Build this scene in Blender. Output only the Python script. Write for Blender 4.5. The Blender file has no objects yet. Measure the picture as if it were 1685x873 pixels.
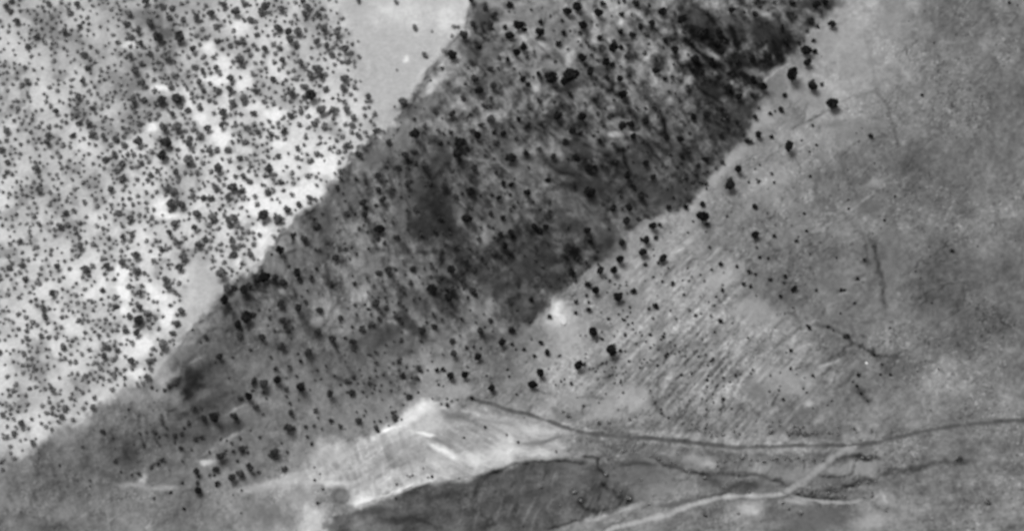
import bpy, math, random
import numpy as np
from mathutils import Vector

scene = bpy.context.scene
COL = scene.collection
R = math.radians

# ------------------------------------------------------------------ camera
PW, PH = 1685.0, 873.0
DEP = R(52.0)                      # how far the aircraft camera looks down
DIST = 2000.0
LENS = 158.0
F = PW * LENS / 36.0
CAM = np.array([0.0, -DIST * math.cos(DEP), DIST * math.sin(DEP)])
cd = bpy.data.cameras.new('camera')
cd.lens = LENS
cd.sensor_width = 36.0
cd.clip_start = 10.0
cd.clip_end = 60000.0
cd.dof.use_dof = True
cd.dof.focus_distance = 500.0
cd.dof.aperture_fstop = 0.38
cam = bpy.data.objects.new('camera', cd)
COL.objects.link(cam)
cam.location = CAM.tolist()
cam.rotation_euler = (math.pi / 2 - DEP, 0, 0)
scene.camera = cam

# ------------------------------------------------------------------ sky and sun (the sensor is monochrome: the light is neutral)
SUN_EL, SUN_AZ = R(62), R(-50)     # azimuth from +Y, negative = towards the left
w = bpy.data.worlds.new('World')
scene.world = w
w.use_nodes = True
nt = w.node_tree
bg = nt.nodes['Background']
sky = nt.nodes.new('ShaderNodeTexSky')
sky.sky_type = 'NISHITA'
sky.sun_disc = False
sky.sun_elevation = SUN_EL
sky.sun_rotation = SUN_AZ
bw = nt.nodes.new('ShaderNodeRGBToBW')
nt.links.new(sky.outputs[0], bw.inputs[0])
nt.links.new(bw.outputs[0], bg.inputs['Color'])
bg.inputs['Strength'].default_value = 0.09
sl = bpy.data.lights.new('sun', 'SUN')
sl.energy = 1.9
sl.angle = R(34)
sl.color = (1, 1, 1)
sun = bpy.data.objects.new('sun', sl)
COL.objects.link(sun)
sd = Vector((math.sin(SUN_AZ) * math.cos(SUN_EL), math.cos(SUN_AZ) * math.cos(SUN_EL), math.sin(SUN_EL)))
sun.rotation_euler = sd.to_track_quat('Z', 'Y').to_euler()
sun.location = (sd * 900)[:]
scene.view_settings.view_transform = 'Standard'
scene.view_settings.look = 'None'
scene.view_settings.gamma = 1
scene.view_settings.exposure = 1.12
scene.view_settings.use_curve_mapping = False
TONE_K = 0.62                      # tone of the photo (linear) -> base colour of the soil

rng = np.random.RandomState(7)
random.seed(7)

# ------------------------------------------------------------------ helpers
def ray_point(u, v, h):
    """point on the view ray of pixel (u, v) at height h (arrays)"""
    u = np.asarray(u, float); v = np.asarray(v, float); h = np.asarray(h, float)
    xs = (u - PW / 2) / F
    ys = (PH / 2 - v) / F
    dx = xs
    dy = math.cos(DEP) + ys * math.sin(DEP)
    dz = -math.sin(DEP) + ys * math.cos(DEP)
    t = (h - CAM[2]) / dz
    return CAM[0] + dx * t, CAM[1] + dy * t, CAM[2] + dz * t

TAB = rng.rand(256, 256)
def vnoise(x, y, seed=0):
    x = x + seed * 17.31; y = y + seed * 9.77
    xi = np.floor(x).astype(int); yi = np.floor(y).astype(int)
    fx = x - xi; fy = y - yi
    fx = fx * fx * (3 - 2 * fx); fy = fy * fy * (3 - 2 * fy)
    g = lambda a, b: TAB[(a + seed * 31) % 256, (b + seed * 57) % 256]
    return ((g(xi, yi) * (1 - fx) + g(xi + 1, yi) * fx) * (1 - fy)
            + (g(xi, yi + 1) * (1 - fx) + g(xi + 1, yi + 1) * fx) * fy)

def fbm(u, v, wl, octaves=4, seed=0, ang=0.0, stretch=1.0, gain=0.5):
    """-1..1 noise; features are stretched along the direction ang (degrees, image sense: +v down)"""
    a = R(ang)
    p = (u * math.cos(a) + v * math.sin(a)) / (wl * stretch)
    q = (-u * math.sin(a) + v * math.cos(a)) / wl
    s = 0; amp = 1; tot = 0
    for i in range(octaves):
        s = s + amp * (vnoise(p * 2 ** i, q * 2 ** i, seed + i * 3 + 1) * 2 - 1)
        tot += amp; amp *= gain
    return s / tot * 1.5

def smooth(a, b, x):
    t = np.clip((x - a) / (b - a), 0, 1)
    return t * t * (3 - 2 * t)

def poly_sd(poly, u, v):
    """signed distance to a polygon, positive inside"""
    d2 = np.full(u.shape, 1e12); inside = np.zeros(u.shape, bool)
    n = len(poly)
    for i in range(n):
        x1, y1 = poly[i]; x2, y2 = poly[(i + 1) % n]
        ex, ey = x2 - x1, y2 - y1
        L = ex * ex + ey * ey + 1e-9
        t = np.clip(((u - x1) * ex + (v - y1) * ey) / L, 0, 1)
        d2 = np.minimum(d2, (u - x1 - t * ex) ** 2 + (v - y1 - t * ey) ** 2)
        c = ((y1 > v) != (y2 > v)) & (u < (x2 - x1) * (v - y1) / ((y2 - y1) if y2 != y1 else 1e-9) + x1)
        inside ^= c
    d = np.sqrt(d2)
    return np.where(inside, d, -d)

# ------------------------------------------------------------------ ground grid: a vertex for every ~1.6 picture pixels of land in view
def axis(lo, hi, step, outlo, outhi):
    core = list(np.arange(lo, hi, step))
    a = []; x = lo; s = step
    while x > outlo: s *= 1.12; x -= s; a.append(x)
    b = []; x = core[-1]; s = step
    while x < outhi: s *= 1.12; x += s; b.append(x)
    return np.array(a[::-1] + core + b)
US = axis(-110, 1800, 1.6, -1800, 3500)
VS = axis(-50, 925, 1.6, -1000, 2100)
U, V = np.meshgrid(US, VS)

def fill(pts):
    return [(float(a), float(b)) for a, b in pts]
AC = [(980, -520), (850, -180), (778, 0), (770, 45), (752, 60), (736, 74), (716, 98), (698, 127), (681, 150), (667, 172), (653, 203), (640, 222), (612, 228), (598, 240), (578, 254), (557, 275), (548, 304), (530, 328), (498, 350), (471, 369), (450, 388), (434, 420), (420, 440), (388, 462), (361, 493), (344, 513), (309, 544), (285, 586), (265, 622), (241, 640), (217, 640), (196, 652), (110, 700), (-60, 820), (-400, 1000)]
CD = [(-400, 1150), (-60, 940), (100, 830), (196, 797), (300, 800), (388, 797), (437, 791), (485, 779), (498, 765), (522, 738), (560, 731), (600, 726), (619, 720), (640, 700), (664, 683), (690, 648), (705, 628), (735, 600), (755, 570), (785, 555), (835, 548), (870, 537), (898, 513), (912, 493), (932, 482), (963, 455), (980, 434), (1008, 410), (1035, 390), (1056, 369), (1097, 346), (1121, 341), (1145, 324), (1166, 307), (1180, 285), (1207, 247), (1228, 237), (1249, 192), (1256, 155), (1262, 130), (1287, 107), (1304, 92), (1325, 62), (1345, 35), (1392, 0), (1450, -120), (1650, -520)]
C_POLY = AC + CD
G_POLY = [(440, 792), (485, 779), (498, 763), (522, 738), (560, 730), (610, 724), (626, 707), (647, 699), (664, 681), (680, 663), (691, 655), (720, 660), (770, 664), (812, 672), (850, 690), (895, 712), (925, 735), (900, 748), (846, 764), (808, 779), (757, 790), (695, 797), (653, 814), (612, 828), (585, 834), (568, 824), (545, 806), (520, 800), (490, 812), (450, 806)]
H_POLY = [(520, 880), (545, 850), (585, 836), (612, 830), (653, 815), (695, 798), (757, 790), (808, 779), (846, 764), (888, 760), (950, 757), (985, 766), (1015, 786), (1036, 808), (1042, 825), (1008, 842), (963, 851), (908, 870), (860, 905), (760, 960), (600, 960)]
B_POLY = [(570, -200), (565, 0), (585, 50), (600, 80), (592, 110), (600, 150), (625, 200), (655, 205), (700, 128), (740, 75), (775, 0), (860, -200)]
BARE_POLY = [(330, 425), (362, 462), (388, 458), (362, 492), (340, 515), (300, 550), (280, 590), (255, 628), (236, 640), (250, 610), (285, 570), (300, 530), (308, 490), (316, 450)]

# ---- heights (metres): thin-plate surface through surveyed points
HP = [(950, -400, 40), (850, -180, 42), (778, 0, 41), (700, 120, 39), (605, 232, 36), (525, 328, 33), (434, 430, 30), (345, 513, 27), (285, 590, 24), (205, 650, 20), (100, 720, 15), (-100, 850, 8),
      (560, 60, 35), (450, 200, 29), (300, 330, 23), (200, 450, 18), (200, 100, 18), (350, 50, 25), (0, 100, 9), (0, 400, 9), (-150, -200, 3), (400, -200, 24), (-300, 600, 2), (0, 620, 12),
      (1345, 50, 4), (1256, 160, 3), (1177, 296, 2), (1056, 372, 2), (963, 460, 2), (898, 520, 2), (800, 570, 3), (710, 620, 5), (626, 712, 4), (485, 785, 3), (388, 800, 2.5), (196, 805, 2), (0, 900, 1),
      (1000, 150, 24), (850, 300, 21), (700, 450, 18), (500, 600, 15), (350, 700, 11), (1120, 20, 25), (1250, -100, 18), (1050, -100, 32), (1140, 180, 14), (990, 320, 12), (830, 450, 10), (620, 600, 10), (450, 720, 8),
      (1400, 100, 3), (1400, 400, 0), (1200, 600, 0), (1000, 650, 1), (1685, 300, 0), (1685, 700, 0), (1200, 850, 0), (1482, 850, 0.5), (1900, 0, 0), (1600, 0, 2),
      (700, 690, 7), (820, 715, 4), (560, 765, 5), (700, 770, 7.5), (653, 808, 8), (757, 784, 8), (846, 760, 6.5), (800, 840, 2.5), (900, 825, 2), (950, 880, 1), (650, 880, 2), (300, 860, 1), (500, 850, 2),
      (300, 1000, 0), (900, 1000, 0), (1500, 1000, 0), (1441, 148, 6)]
HP = np.array(HP, float)
def tps_fit(P, lam=40.0):
    n = len(P); X = P[:, :2] / 500.0
    d = np.sqrt(((X[:, None] - X[None]) ** 2).sum(-1))
    K = np.where(d > 0, d * d * np.log(np.maximum(d, 1e-9)), 0) + np.eye(n) * 1e-4 * lam
    Q = np.hstack([np.ones((n, 1)), X])
    A = np.zeros((n + 3, n + 3)); A[:n, :n] = K; A[:n, n:] = Q; A[n:, :n] = Q.T
    return np.linalg.solve(A, np.concatenate([P[:, 2], np.zeros(3)])), X
def tps_eval(fit, u, v):
    wts, X = fit; n = len(X)
    x = u / 500.0; y = v / 500.0
    s = wts[n] + wts[n + 1] * x + wts[n + 2] * y
    for i in range(n):
        r2 = (x - X[i, 0]) ** 2 + (y - X[i, 1]) ** 2
        s = s + wts[i] * 0.5 * r2 * np.log(np.maximum(r2, 1e-12))
    return s
H = tps_eval(tps_fit(HP), np.clip(U, -500, 2200), np.clip(V, -500, 1300))
H = np.clip(H, 0, 45)
edge = np.minimum.reduce([smooth(-1700, -200, U), 1 - smooth(1900, 3300, U), smooth(-950, -120, V), 1 - smooth(1000, 1950, V)])
H = H * edge

# region weights with ragged edges
wu = fbm(U, V, 26, 4, 11) * 9 + fbm(U, V, 9, 3, 15) * 4.5 + fbm(U, V, 60, 2, 17) * 6
SD_C = poly_sd(C_POLY, U, V)
SD_A = None
soft = 4 + 9 * smooth(-0.3, 0.5, fbm(U, V, 60, 2, 13)) + 8 * smooth(420, 560, V) * smooth(420, 330, U) + 24 * np.exp(-(((U - 740) / 60) ** 2 + ((V - 590) / 50) ** 2))
W_C = smooth(-1, 1, (SD_C + wu) / (soft * 0.75))
W_Csharp = W_C
mid_u = np.interp(V, [-520, 0, 240, 440, 640, 820, 1000], [980, 778, 598, 420, 245, -60, -400])
is_left = (U < mid_u + 40) & (SD_C < 8)
W_A = np.where(is_left, 1 - W_C, 0)
SD_G = poly_sd(G_POLY, U, V); W_G = smooth(-7, 8, SD_G + wu * 0.8)
SD_H = poly_sd(H_POLY, U, V); W_H = smooth(-4, 5, SD_H + wu * 0.4)
W_B = smooth(-12, 18, poly_sd(B_POLY, U, V) + wu)
W_BARE = smooth(-6, 10, poly_sd(BARE_POLY, U, V) + wu * 0.6)

# ---- soil and ground-cover tones (0..255 as the sensor shows them)
def blend_pts(pts, sig=75.0):
    P = np.array(pts, float)
    num = 0; den = 1e-9
    uu = U[::3, ::3]; vv = V[::3, ::3]
    for a, b, t in P:
        g = np.exp(-((uu - a) ** 2 + (vv - b) ** 2) / (2 * sig * sig)) + 1e-7 / (1 + ((uu - a) ** 2 + (vv - b) ** 2) / 1e4)
        num = num + g * t; den = den + g
    small = num / den
    # back to the full grid
    rows = np.array([np.interp(US, US[::3], r) for r in small])
    out = np.empty(U.shape)
    vs3 = VS[::3]
    idx = np.clip(np.searchsorted(vs3, VS) - 1, 0, len(vs3) - 2)
    f = np.clip((VS - vs3[idx]) / (vs3[idx + 1] - vs3[idx]), 0, 1)[:, None]
    return rows[idx] * (1 - f) + rows[idx + 1] * f

tA = blend_pts([(220, 30, 165), (275, 60, 140), (350, 130, 198), (450, 50, 185), (530, 30, 168), (240, 110, 165), (225, 150, 155), (240, 210, 190), (360, 225, 205), (480, 200, 195), (540, 220, 192), (250, 290, 175), (400, 300, 188), (520, 290, 212),
                (440, 350, 205), (270, 350, 190), (220, 380, 178), (350, 400, 185), (210, 470, 205), (340, 470, 160), (320, 520, 168), (250, 520, 200), (230, 570, 195), (215, 610, 195), (290, 560, 165), (250, 620, 165), (160, 650, 180),
                (620, 40, 172), (700, 40, 182), (740, 20, 190), (640, 110, 172), (600, 130, 175), (620, 190, 178), (670, 140, 168), (0, 200, 180), (0, 500, 185), (570, 170, 188)], 55)
tC = blend_pts([(800, 30, 88), (760, 90, 96), (720, 120, 112), (860, 40, 112), (900, 80, 125), (960, 40, 112), (1000, 90, 112), (1060, 60, 100), (1120, 30, 88), (1150, 60, 66), (1200, 30, 88), (1260, 20, 110), (1300, 30, 80), (1200, 100, 62), (1235, 70, 62), (1180, 150, 70), (1230, 160, 62), (1290, 70, 62),
                (700, 180, 98), (650, 220, 92), (620, 260, 92), (570, 290, 88), (540, 340, 84), (500, 360, 82), (480, 400, 86), (450, 430, 88), (400, 490, 80), (360, 530, 78), (330, 570, 76), (300, 600, 80), (260, 650, 105), (220, 680, 98), (320, 640, 60),
                (750, 150, 88), (800, 130, 84), (870, 130, 98), (940, 130, 92), (1000, 140, 88), (1080, 140, 92), (1120, 170, 78), (860, 200, 86), (930, 210, 78), (1010, 210, 92), (1080, 210, 76), (1150, 220, 72), (1200, 210, 68),
                (720, 240, 74), (780, 240, 82), (850, 260, 100), (800, 290, 95), (920, 280, 84), (1000, 280, 68), (1060, 270, 68), (1120, 290, 72), (1160, 270, 78), (700, 320, 58), (730, 350, 58), (680, 360, 72), (800, 350, 92), (830, 400, 92), (770, 400, 80),
                (560, 420, 88), (600, 340, 92), (620, 400, 92), (540, 380, 92), (520, 440, 92), (900, 320, 82), (960, 340, 96), (1000, 360, 96), (1050, 330, 76), (1100, 320, 70), (870, 390, 66), (900, 430, 64), (950, 410, 74), (860, 480, 68), (880, 510, 68), (790, 450, 66),
                (640, 450, 108), (700, 450, 98), (600, 490, 118), (560, 510, 120), (660, 500, 96), (720, 490, 88), (760, 500, 96), (790, 520, 110), (690, 540, 80), (640, 560, 88), (570, 570, 84), (530, 590, 82), (750, 540, 96), (680, 580, 100), (620, 610, 92), (700, 620, 118),
                (450, 480, 98), (480, 520, 98), (500, 570, 90), (420, 540, 84), (380, 590, 80), (400, 640, 88), (440, 640, 118), (480, 640, 108), (440, 700, 104), (500, 690, 104), (560, 690, 100), (620, 670, 102), (380, 690, 76), (330, 700, 86), (280, 720, 88), (230, 740, 88), (300, 770, 100), (380, 750, 108), (460, 750, 104), (210, 780, 95), (350, 780, 106),
                (1340, 10, 90), (0, 800, 92), (100, 760, 92)], 38)
tD = blend_pts([(1370, 90, 150), (1420, 120, 142), (1460, 40, 128), (1420, 40, 145), (1480, 200, 115), (1340, 150, 148), (1290, 170, 145), (1330, 220, 132), (1400, 220, 128), (1250, 220, 150), (1200, 280, 152), (1180, 330, 148), (1270, 280, 135), (1350, 300, 126), (1420, 330, 116), (1480, 320, 112),
                (1100, 380, 142), (1050, 400, 150), (1150, 400, 130), (1230, 360, 128), (1300, 380, 120), (1380, 400, 116), (1450, 430, 112), (980, 480, 138), (1050, 480, 140), (1150, 460, 136), (1170, 450, 144), (1240, 450, 118), (1320, 460, 118), (1400, 490, 120), (1470, 500, 112),
                (930, 560, 172), (880, 580, 132), (990, 560, 138), (1050, 560, 136), (1120, 540, 132), (1200, 520, 138), (1220, 560, 136), (1300, 590, 134), (1360, 570, 130), (1460, 570, 118), (820, 600, 128), (900, 640, 142), (960, 640, 146), (1030, 640, 142), (1100, 640, 132), (1180, 620, 128), (1280, 620, 142), (1300, 640, 140), (1380, 620, 122), (1450, 660, 122),
                (770, 610, 125), (800, 640, 132), (760, 650, 142), (980, 690, 140), (1080, 690, 132), (1180, 690, 124), (1280, 700, 122), (1380, 690, 128), (1460, 700, 118), (900, 720, 158), (870, 730, 172), (960, 730, 126), (1050, 735, 120), (1150, 750, 124), (1260, 750, 122), (1400, 750, 118), (1170, 755, 140), (1040, 790, 108), (1100, 790, 112), (1100, 820, 122), (1180, 790, 112), (1260, 770, 135), (1240, 800, 110), (1350, 790, 118), (1450, 810, 120), (1420, 770, 132), (1440, 840, 140),
                (1050, 850, 130), (1150, 850, 128), (1230, 840, 142), (1300, 860, 108), (1400, 850, 120), (1000, 870, 132), (1650, 200, 118), (1650, 500, 115), (1650, 800, 118), (300, 850, 120), (220, 840, 124), (400, 830, 132), (460, 810, 150), (400, 870, 118), (500, 850, 165), (545, 850, 128), (560, 820, 125), (230, 800, 150), (0, 900, 120), (1560, 60, 122)], 38)
tG = blend_pts([(700, 665, 205), (670, 690, 190), (735, 680, 160), (780, 690, 158), (850, 715, 178), (800, 735, 172), (750, 745, 178), (690, 740, 158), (640, 740, 155), (580, 750, 158), (540, 765, 170), (510, 780, 172), (560, 790, 168), (620, 790, 162), (600, 815, 188), (660, 795, 182), (720, 775, 178), (790, 765, 172), (840, 750, 165), (880, 735, 165)], 22)
tH = blend_pts([(640, 840, 98), (720, 815, 84), (760, 850, 92), (700, 870, 96), (820, 800, 88), (850, 830, 92), (900, 790, 98), (940, 800, 104), (980, 790, 104), (1000, 820, 100), (940, 840, 108), (860, 870, 96), (600, 860, 110)], 35)

# texture of each region
LEFTW = smooth(760, 620, U)
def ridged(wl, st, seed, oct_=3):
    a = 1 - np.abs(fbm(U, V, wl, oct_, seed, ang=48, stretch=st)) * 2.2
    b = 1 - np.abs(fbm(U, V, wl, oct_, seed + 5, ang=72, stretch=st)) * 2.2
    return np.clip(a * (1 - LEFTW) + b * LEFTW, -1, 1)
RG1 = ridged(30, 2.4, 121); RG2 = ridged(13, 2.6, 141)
calm = 1 - 0.6 * smooth(720, 600, U) * smooth(480, 580, V)
slopew = smooth(2, 22, SD_C) * calm
fine = fbm(U, V, 4.2, 3, 101); fine2 = fbm(U, V, 5.0, 3, 103, ang=50, stretch=2.6); speck = smooth(0.45, 0.95, fbm(U, V, 3.6, 2, 105)) - smooth(0.45, 0.95, fbm(U, V, 3.6, 2, 107)); spz = smooth(-0.2, 0.5, fbm(U, V, 60, 3, 109))
n1 = fbm(U, V, 38, 4, 3); n2 = fbm(U, V, 11, 4, 5); n3 = fbm(U, V, 90, 3, 8)
patch = fbm(U, V, 30, 3, 21)
CL = smooth(-0.12, 0.30, fbm(U, V, 17, 2, 27)) * smooth(0.55, -0.35, patch * 1.2)
tA = 2 + tA * 0.975 + 10 * n1 * (1 - W_B) + 4 * n2 + (4 - 26 * CL) * (1 - W_B) * (1 - W_BARE) + 6 + np.where(patch > 0, patch * 20, patch * 18) * (1 - W_B) * (1 - W_BARE) + 3 * n1
strC = fbm(U, V, 9, 3, 31, ang=55, stretch=4.0)
tC = tC + 3 + (22 * n1 + 12 * n2 + 12 * strC + 11 * (RG1 - 0.25) + 8 * (RG2 - 0.25)) * calm  # RG terms paint crevice shade into the tone, with bare ribs and vegetated gullies
mot = fbm(U, V, 14, 3, 41)
upC = smooth(260, 120, V)
tC = tC + (np.where(mot > 0.15, (mot - 0.15) * 62, 0) * (0.35 + upC * 0.9) - np.where(mot < -0.2, (-mot - 0.2) * 45, 0)) * calm
strD = fbm(U, V, 5.5, 3, 51, ang=-48, stretch=5.0)
wS = np.exp(-(((U - 1150) / 210) ** 2 + ((V - 610) / 125) ** 2)) + 0.6 * np.exp(-(((U - 1120) / 80) ** 2 + ((V - 440) / 60) ** 2))
strD2 = fbm(U, V, 6.0, 3, 55, ang=-4, stretch=6.0)
wS2 = smooth(640, 720, V) * smooth(780, 900, U)
rid = fbm(U, V, 30, 4, 57, ang=-35, stretch=2.2)
crease = np.exp(-(rid / 0.045) ** 2) * smooth(-0.1, 0.5, fbm(U, V, 70, 2, 58))
tD = tD + 12 * n1 + 6 * n2 + 30 * strD * wS + 8 * strD2 * wS2 + 14 * n3 + 9 * fbm(U, V, 7, 3, 59) - 16 * crease + 9 * np.exp(-((rid - 0.09) / 0.05) ** 2) * smooth(-0.1, 0.5, fbm(U, V, 70, 2, 58))  # crease terms put scarp relief shading into the tone: dark line, bright side
pit = fbm(U, V, 5.0, 2, 65); tD = tD - 26 * smooth(0.42, 0.9, pit) * np.clip(wS + 0.6 * np.exp(-(((U - 960) / 130) ** 2 + ((V - 640) / 60) ** 2)), 0, 1)
strG = fbm(U, V, 6.0, 3, 61, ang=-30, stretch=5.0)
strG2 = fbm(U, V, 5.0, 3, 63, ang=28, stretch=6.0)
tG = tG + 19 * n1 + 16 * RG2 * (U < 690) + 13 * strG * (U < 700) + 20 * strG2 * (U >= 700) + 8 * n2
strH = fbm(U, V, 6.0, 3, 71, ang=112, stretch=6.0)
tH = tH - 8 + 18 * n1 + 24 * strH * smooth(-0.05, 0.7, fbm(U, V, 60, 2, 73)) + 12 * fbm(U, V, 14, 3, 75, ang=-15, stretch=2) + 11 * n2

tC = 92 + (tC - 90) * (1.12 + 0.35 * smooth(300, 120, V) + 0.25 * np.exp(-(((U - 640) / 120) ** 2 + ((V - 500) / 70) ** 2)))
fine3 = fbm(U, V, 3.8, 3, 151, ang=70, stretch=3.0)
tC = tC + (12 * fine2 + 8 * fine3 + 8 * fine) * calm + 18 * speck * (0.3 + spz)
tD = tD + 6 * fine + 20 * speck * (0.25 + spz)
tG = tG + 6 * fine + 14 * speck * spz
tH = tH + 8 * fine + 12 * speck
tA = tA + 5 * fine * (1 - W_B)
tC = tC + 16 * np.exp(-((SD_C - 14) / 13) ** 2) * smooth(0.1, -0.3, fbm(U, V, 40, 2, 161)) + 7 * smooth(480, 560, V)
tC = np.where(tC > 124, 124 + (tC - 124) * 0.5, tC)
tD = 125 + (tD - 127) * 1.28
T = tD.copy()
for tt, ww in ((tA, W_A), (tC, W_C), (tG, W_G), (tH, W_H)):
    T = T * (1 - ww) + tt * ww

# ---- bumps
H += edge * slopew * (0.95 * RG1 + 0.34 * RG2)
H += edge * (0.30 * fbm(U, V, 34, 4, 81) * (0.35 + W_C) + 0.16 * fbm(U, V, 12, 3, 83) * (0.3 + W_C))
H += edge * (0.10 * strC * W_C + 0.17 * strD * wS * (1 - W_C) + 0.16 * strG2 * W_G + 0.12 * strG * W_G + 0.3 * strH * W_H * smooth(-0.05, 0.7, fbm(U, V, 60, 2, 73)) + 0.3 * fbm(U, V, 14, 3, 75, ang=-15, stretch=2) * W_H + 0.22 * rid * (1 - W_C) * (1 - W_A))


WARP_U = fbm(U, V, 12, 3, 91) ; WARP_V = fbm(U, V, 12, 3, 93)
def stroke(pts, width, dtone, depth=0.0, ragged=0.6, absolute=None):
    """a gully, scarp, bank or worn line along pts: shifts the soil tone by dtone and the height by depth"""
    P = np.array(pts, float)
    m = width * 3 + 8
    i0, i1 = np.searchsorted(US, [P[:, 0].min() - m, P[:, 0].max() + m])
    j0, j1 = np.searchsorted(VS, [P[:, 1].min() - m, P[:, 1].max() + m])
    if i1 <= i0 or j1 <= j0: return
    u = U[j0:j1, i0:i1] + WARP_U[j0:j1, i0:i1] * width * ragged
    v = V[j0:j1, i0:i1] + WARP_V[j0:j1, i0:i1] * width * ragged
    best = np.full(u.shape, 1e9); par = np.zeros(u.shape)
    n = len(P) - 1
    for k in range(n):
        ex, ey = P[k + 1] - P[k]; L = ex * ex + ey * ey + 1e-9
        t = np.clip(((u - P[k, 0]) * ex + (v - P[k, 1]) * ey) / L, 0, 1)
        d = np.hypot(u - P[k, 0] - t * ex, v - P[k, 1] - t * ey)
        par = np.where(d < best, (k + t) / n, par); best = np.minimum(best, d)
    g = np.exp(-(best / width) ** 2 * 1.2) * np.clip(0.35 + 2.2 * np.sin(np.clip(par, 0.02, 0.98) * math.pi), 0, 1)
    g = g * (0.75 + 0.35 * n2[j0:j1, i0:i1])
    if absolute is not None:
        T[j0:j1, i0:i1] = T[j0:j1, i0:i1] * (1 - np.clip(g, 0, 1)) + absolute * np.clip(g, 0, 1)
    else:
        T[j0:j1, i0:i1] += dtone * g * 1.25
    H[j0:j1, i0:i1] += depth * g

def blob(u0, v0, ru, rv, tone, ang=0.0, depth=0.0, hard=1.5, k=1.0):
    """a bare or stained patch of ground with its own tone"""
    m = max(ru, rv) * 2.6 + 8
    i0, i1 = np.searchsorted(US, [u0 - m, u0 + m]); j0, j1 = np.searchsorted(VS, [v0 - m, v0 + m])
    if i1 <= i0 or j1 <= j0: return
    rr = min(ru, rv)
    du = U[j0:j1, i0:i1] - u0 + WARP_U[j0:j1, i0:i1] * rr * 0.55
    dv = V[j0:j1, i0:i1] - v0 + WARP_V[j0:j1, i0:i1] * rr * 0.55
    ru *= 1.12; rv *= 1.12
    a = R(ang)
    p = (du * math.cos(a) + dv * math.sin(a)) / ru; q = (-du * math.sin(a) + dv * math.cos(a)) / rv
    g = np.exp(-(p * p + q * q) ** hard * 0.9) * k
    T[j0:j1, i0:i1] = T[j0:j1, i0:i1] * (1 - g) + (tone + (0.12 if tone < 118 else 0.24) * (tone - 118) + 8 * n2[j0:j1, i0:i1] + 6 * n1[j0:j1, i0:i1]) * g
    H[j0:j1, i0:i1] += depth * g

TILE = {1: (196, 0), 2: (516, 0), 3: (836, 0), 4: (1156, 0), 5: (196, 290), 6: (516, 290), 7: (836, 290), 8: (1156, 290), 9: (196, 573), 10: (516, 573), 11: (836, 573), 12: (1156, 573)}
KT = 330.0 / 960.0
def tp(t, pts):
    ox, oy = TILE[t]
    return [(ox + x * KT, oy + y * KT) for x, y in pts]
def S(t, pts, wd, dt, depth=0.0, **k): stroke(tp(t, pts), wd, dt, depth, **k)
def Bb(t, x, y, rx, ry, tone, ang=0.0, **k):
    (u0, v0), = tp(t, [(x, y)]); blob(u0, v0, rx * KT, ry * KT, tone, ang, **k)

# pale bare patches and grey patches on the left slope
for a in [(1, 455, 385, 60, 26, 216, 0), (1, 425, 230, 42, 26, 208, 20), (1, 480, 655, 45, 40, 224, 0), (1, 510, 300, 40, 50, 205, 40), (1, 330, 470, 28, 60, 208, -20), (1, 160, 605, 30, 20, 224, 0), (1, 60, 220, 45, 18, 198, 10),
          (1, 590, 120, 60, 30, 202, -30), (1, 740, 545, 45, 25, 216, 0), (1, 755, 690, 34, 24, 214, 0), (1, 650, 500, 40, 25, 205, 0), (1, 600, 395, 40, 30, 208, 60), (1, 200, 420, 40, 12, 226, 0), (1, 390, 570, 30, 25, 210, 0),
          (1, 50, 25, 60, 16, 160, 0), (1, 130, 75, 55, 30, 112, 0), (1, 220, 150, 60, 42, 98, 30), (1, 110, 300, 80, 40, 128, -20), (1, 60, 400, 60, 36, 122, 0), (1, 200, 485, 90, 26, 135, 0), (1, 60, 550, 60, 30, 140, 0), (1, 560, 225, 50, 40, 160, 0), (1, 620, 625, 70, 22, 148, 0), (1, 720, 430, 60, 40, 158, 0),
          (1, 600, 770, 50, 30, 150, 0), (1, 250, 640, 50, 26, 150, 0), (1, 320, 820, 70, 26, 148, 0), (1, 940, 360, 30, 40, 150, 0), (1, 800, 480, 45, 30, 155, 0), (1, 930, 130, 50, 130, 150, 0),
          (2, 110, 310, 55, 35, 188, 0), (2, 40, 800, 50, 50, 226, -30), (2, 60, 690, 40, 30, 200, 0), (2, 260, 210, 90, 60, 164, 0), (2, 420, 60, 120, 60, 182, 0), (2, 640, 90, 50, 60, 190, 0), (2, 260, 340, 60, 60, 168, 0), (2, 350, 560, 40, 50, 168, -45), (2, 440, 285, 14, 16, 200, 60), (2, 330, 100, 40, 22, 172, 0),
          (2, 590, 380, 50, 28, 158, -45), (2, 560, 420, 40, 18, 165, -50),
          (5, 200, 140, 40, 50, 205, 0), (5, 240, 185, 50, 16, 216, 10), (5, 700, 150, 100, 30, 216, -10), (5, 630, 60, 40, 40, 208, 0), (5, 680, 250, 50, 25, 214, -30), (5, 900, 60, 70, 40, 216, -20), (5, 690, 310, 30, 30, 205, 0), (5, 110, 270, 45, 50, 192, 0), (5, 15, 460, 25, 40, 220, 0), (5, 20, 560, 30, 36, 214, 0), (5, 150, 540, 30, 26, 210, 0),
          (5, 230, 670, 36, 40, 218, 0), (5, 110, 800, 36, 36, 222, 0), (5, 20, 640, 24, 20, 210, 0), (5, 570, 410, 20, 20, 205, 0), (5, 400, 400, 60, 20, 158, 0), (5, 90, 560, 36, 30, 140, 0), (5, 110, 690, 50, 24, 145, 0), (5, 480, 390, 30, 40, 185, 0), (5, 330, 620, 20, 90, 180, 12),
          (9, 80, 120, 45, 24, 214, -15), (9, 60, 30, 50, 20, 200, 0), (9, 15, 190, 20, 24, 196, 0), (9, 220, 150, 50, 60, 150, 40), (9, 60, 230, 60, 40, 140, 0)]:
    Bb(*a)
# the bare hollow strip along the crest
Bb(5, 370, 620, 40, 150, 168, 20)
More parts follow.
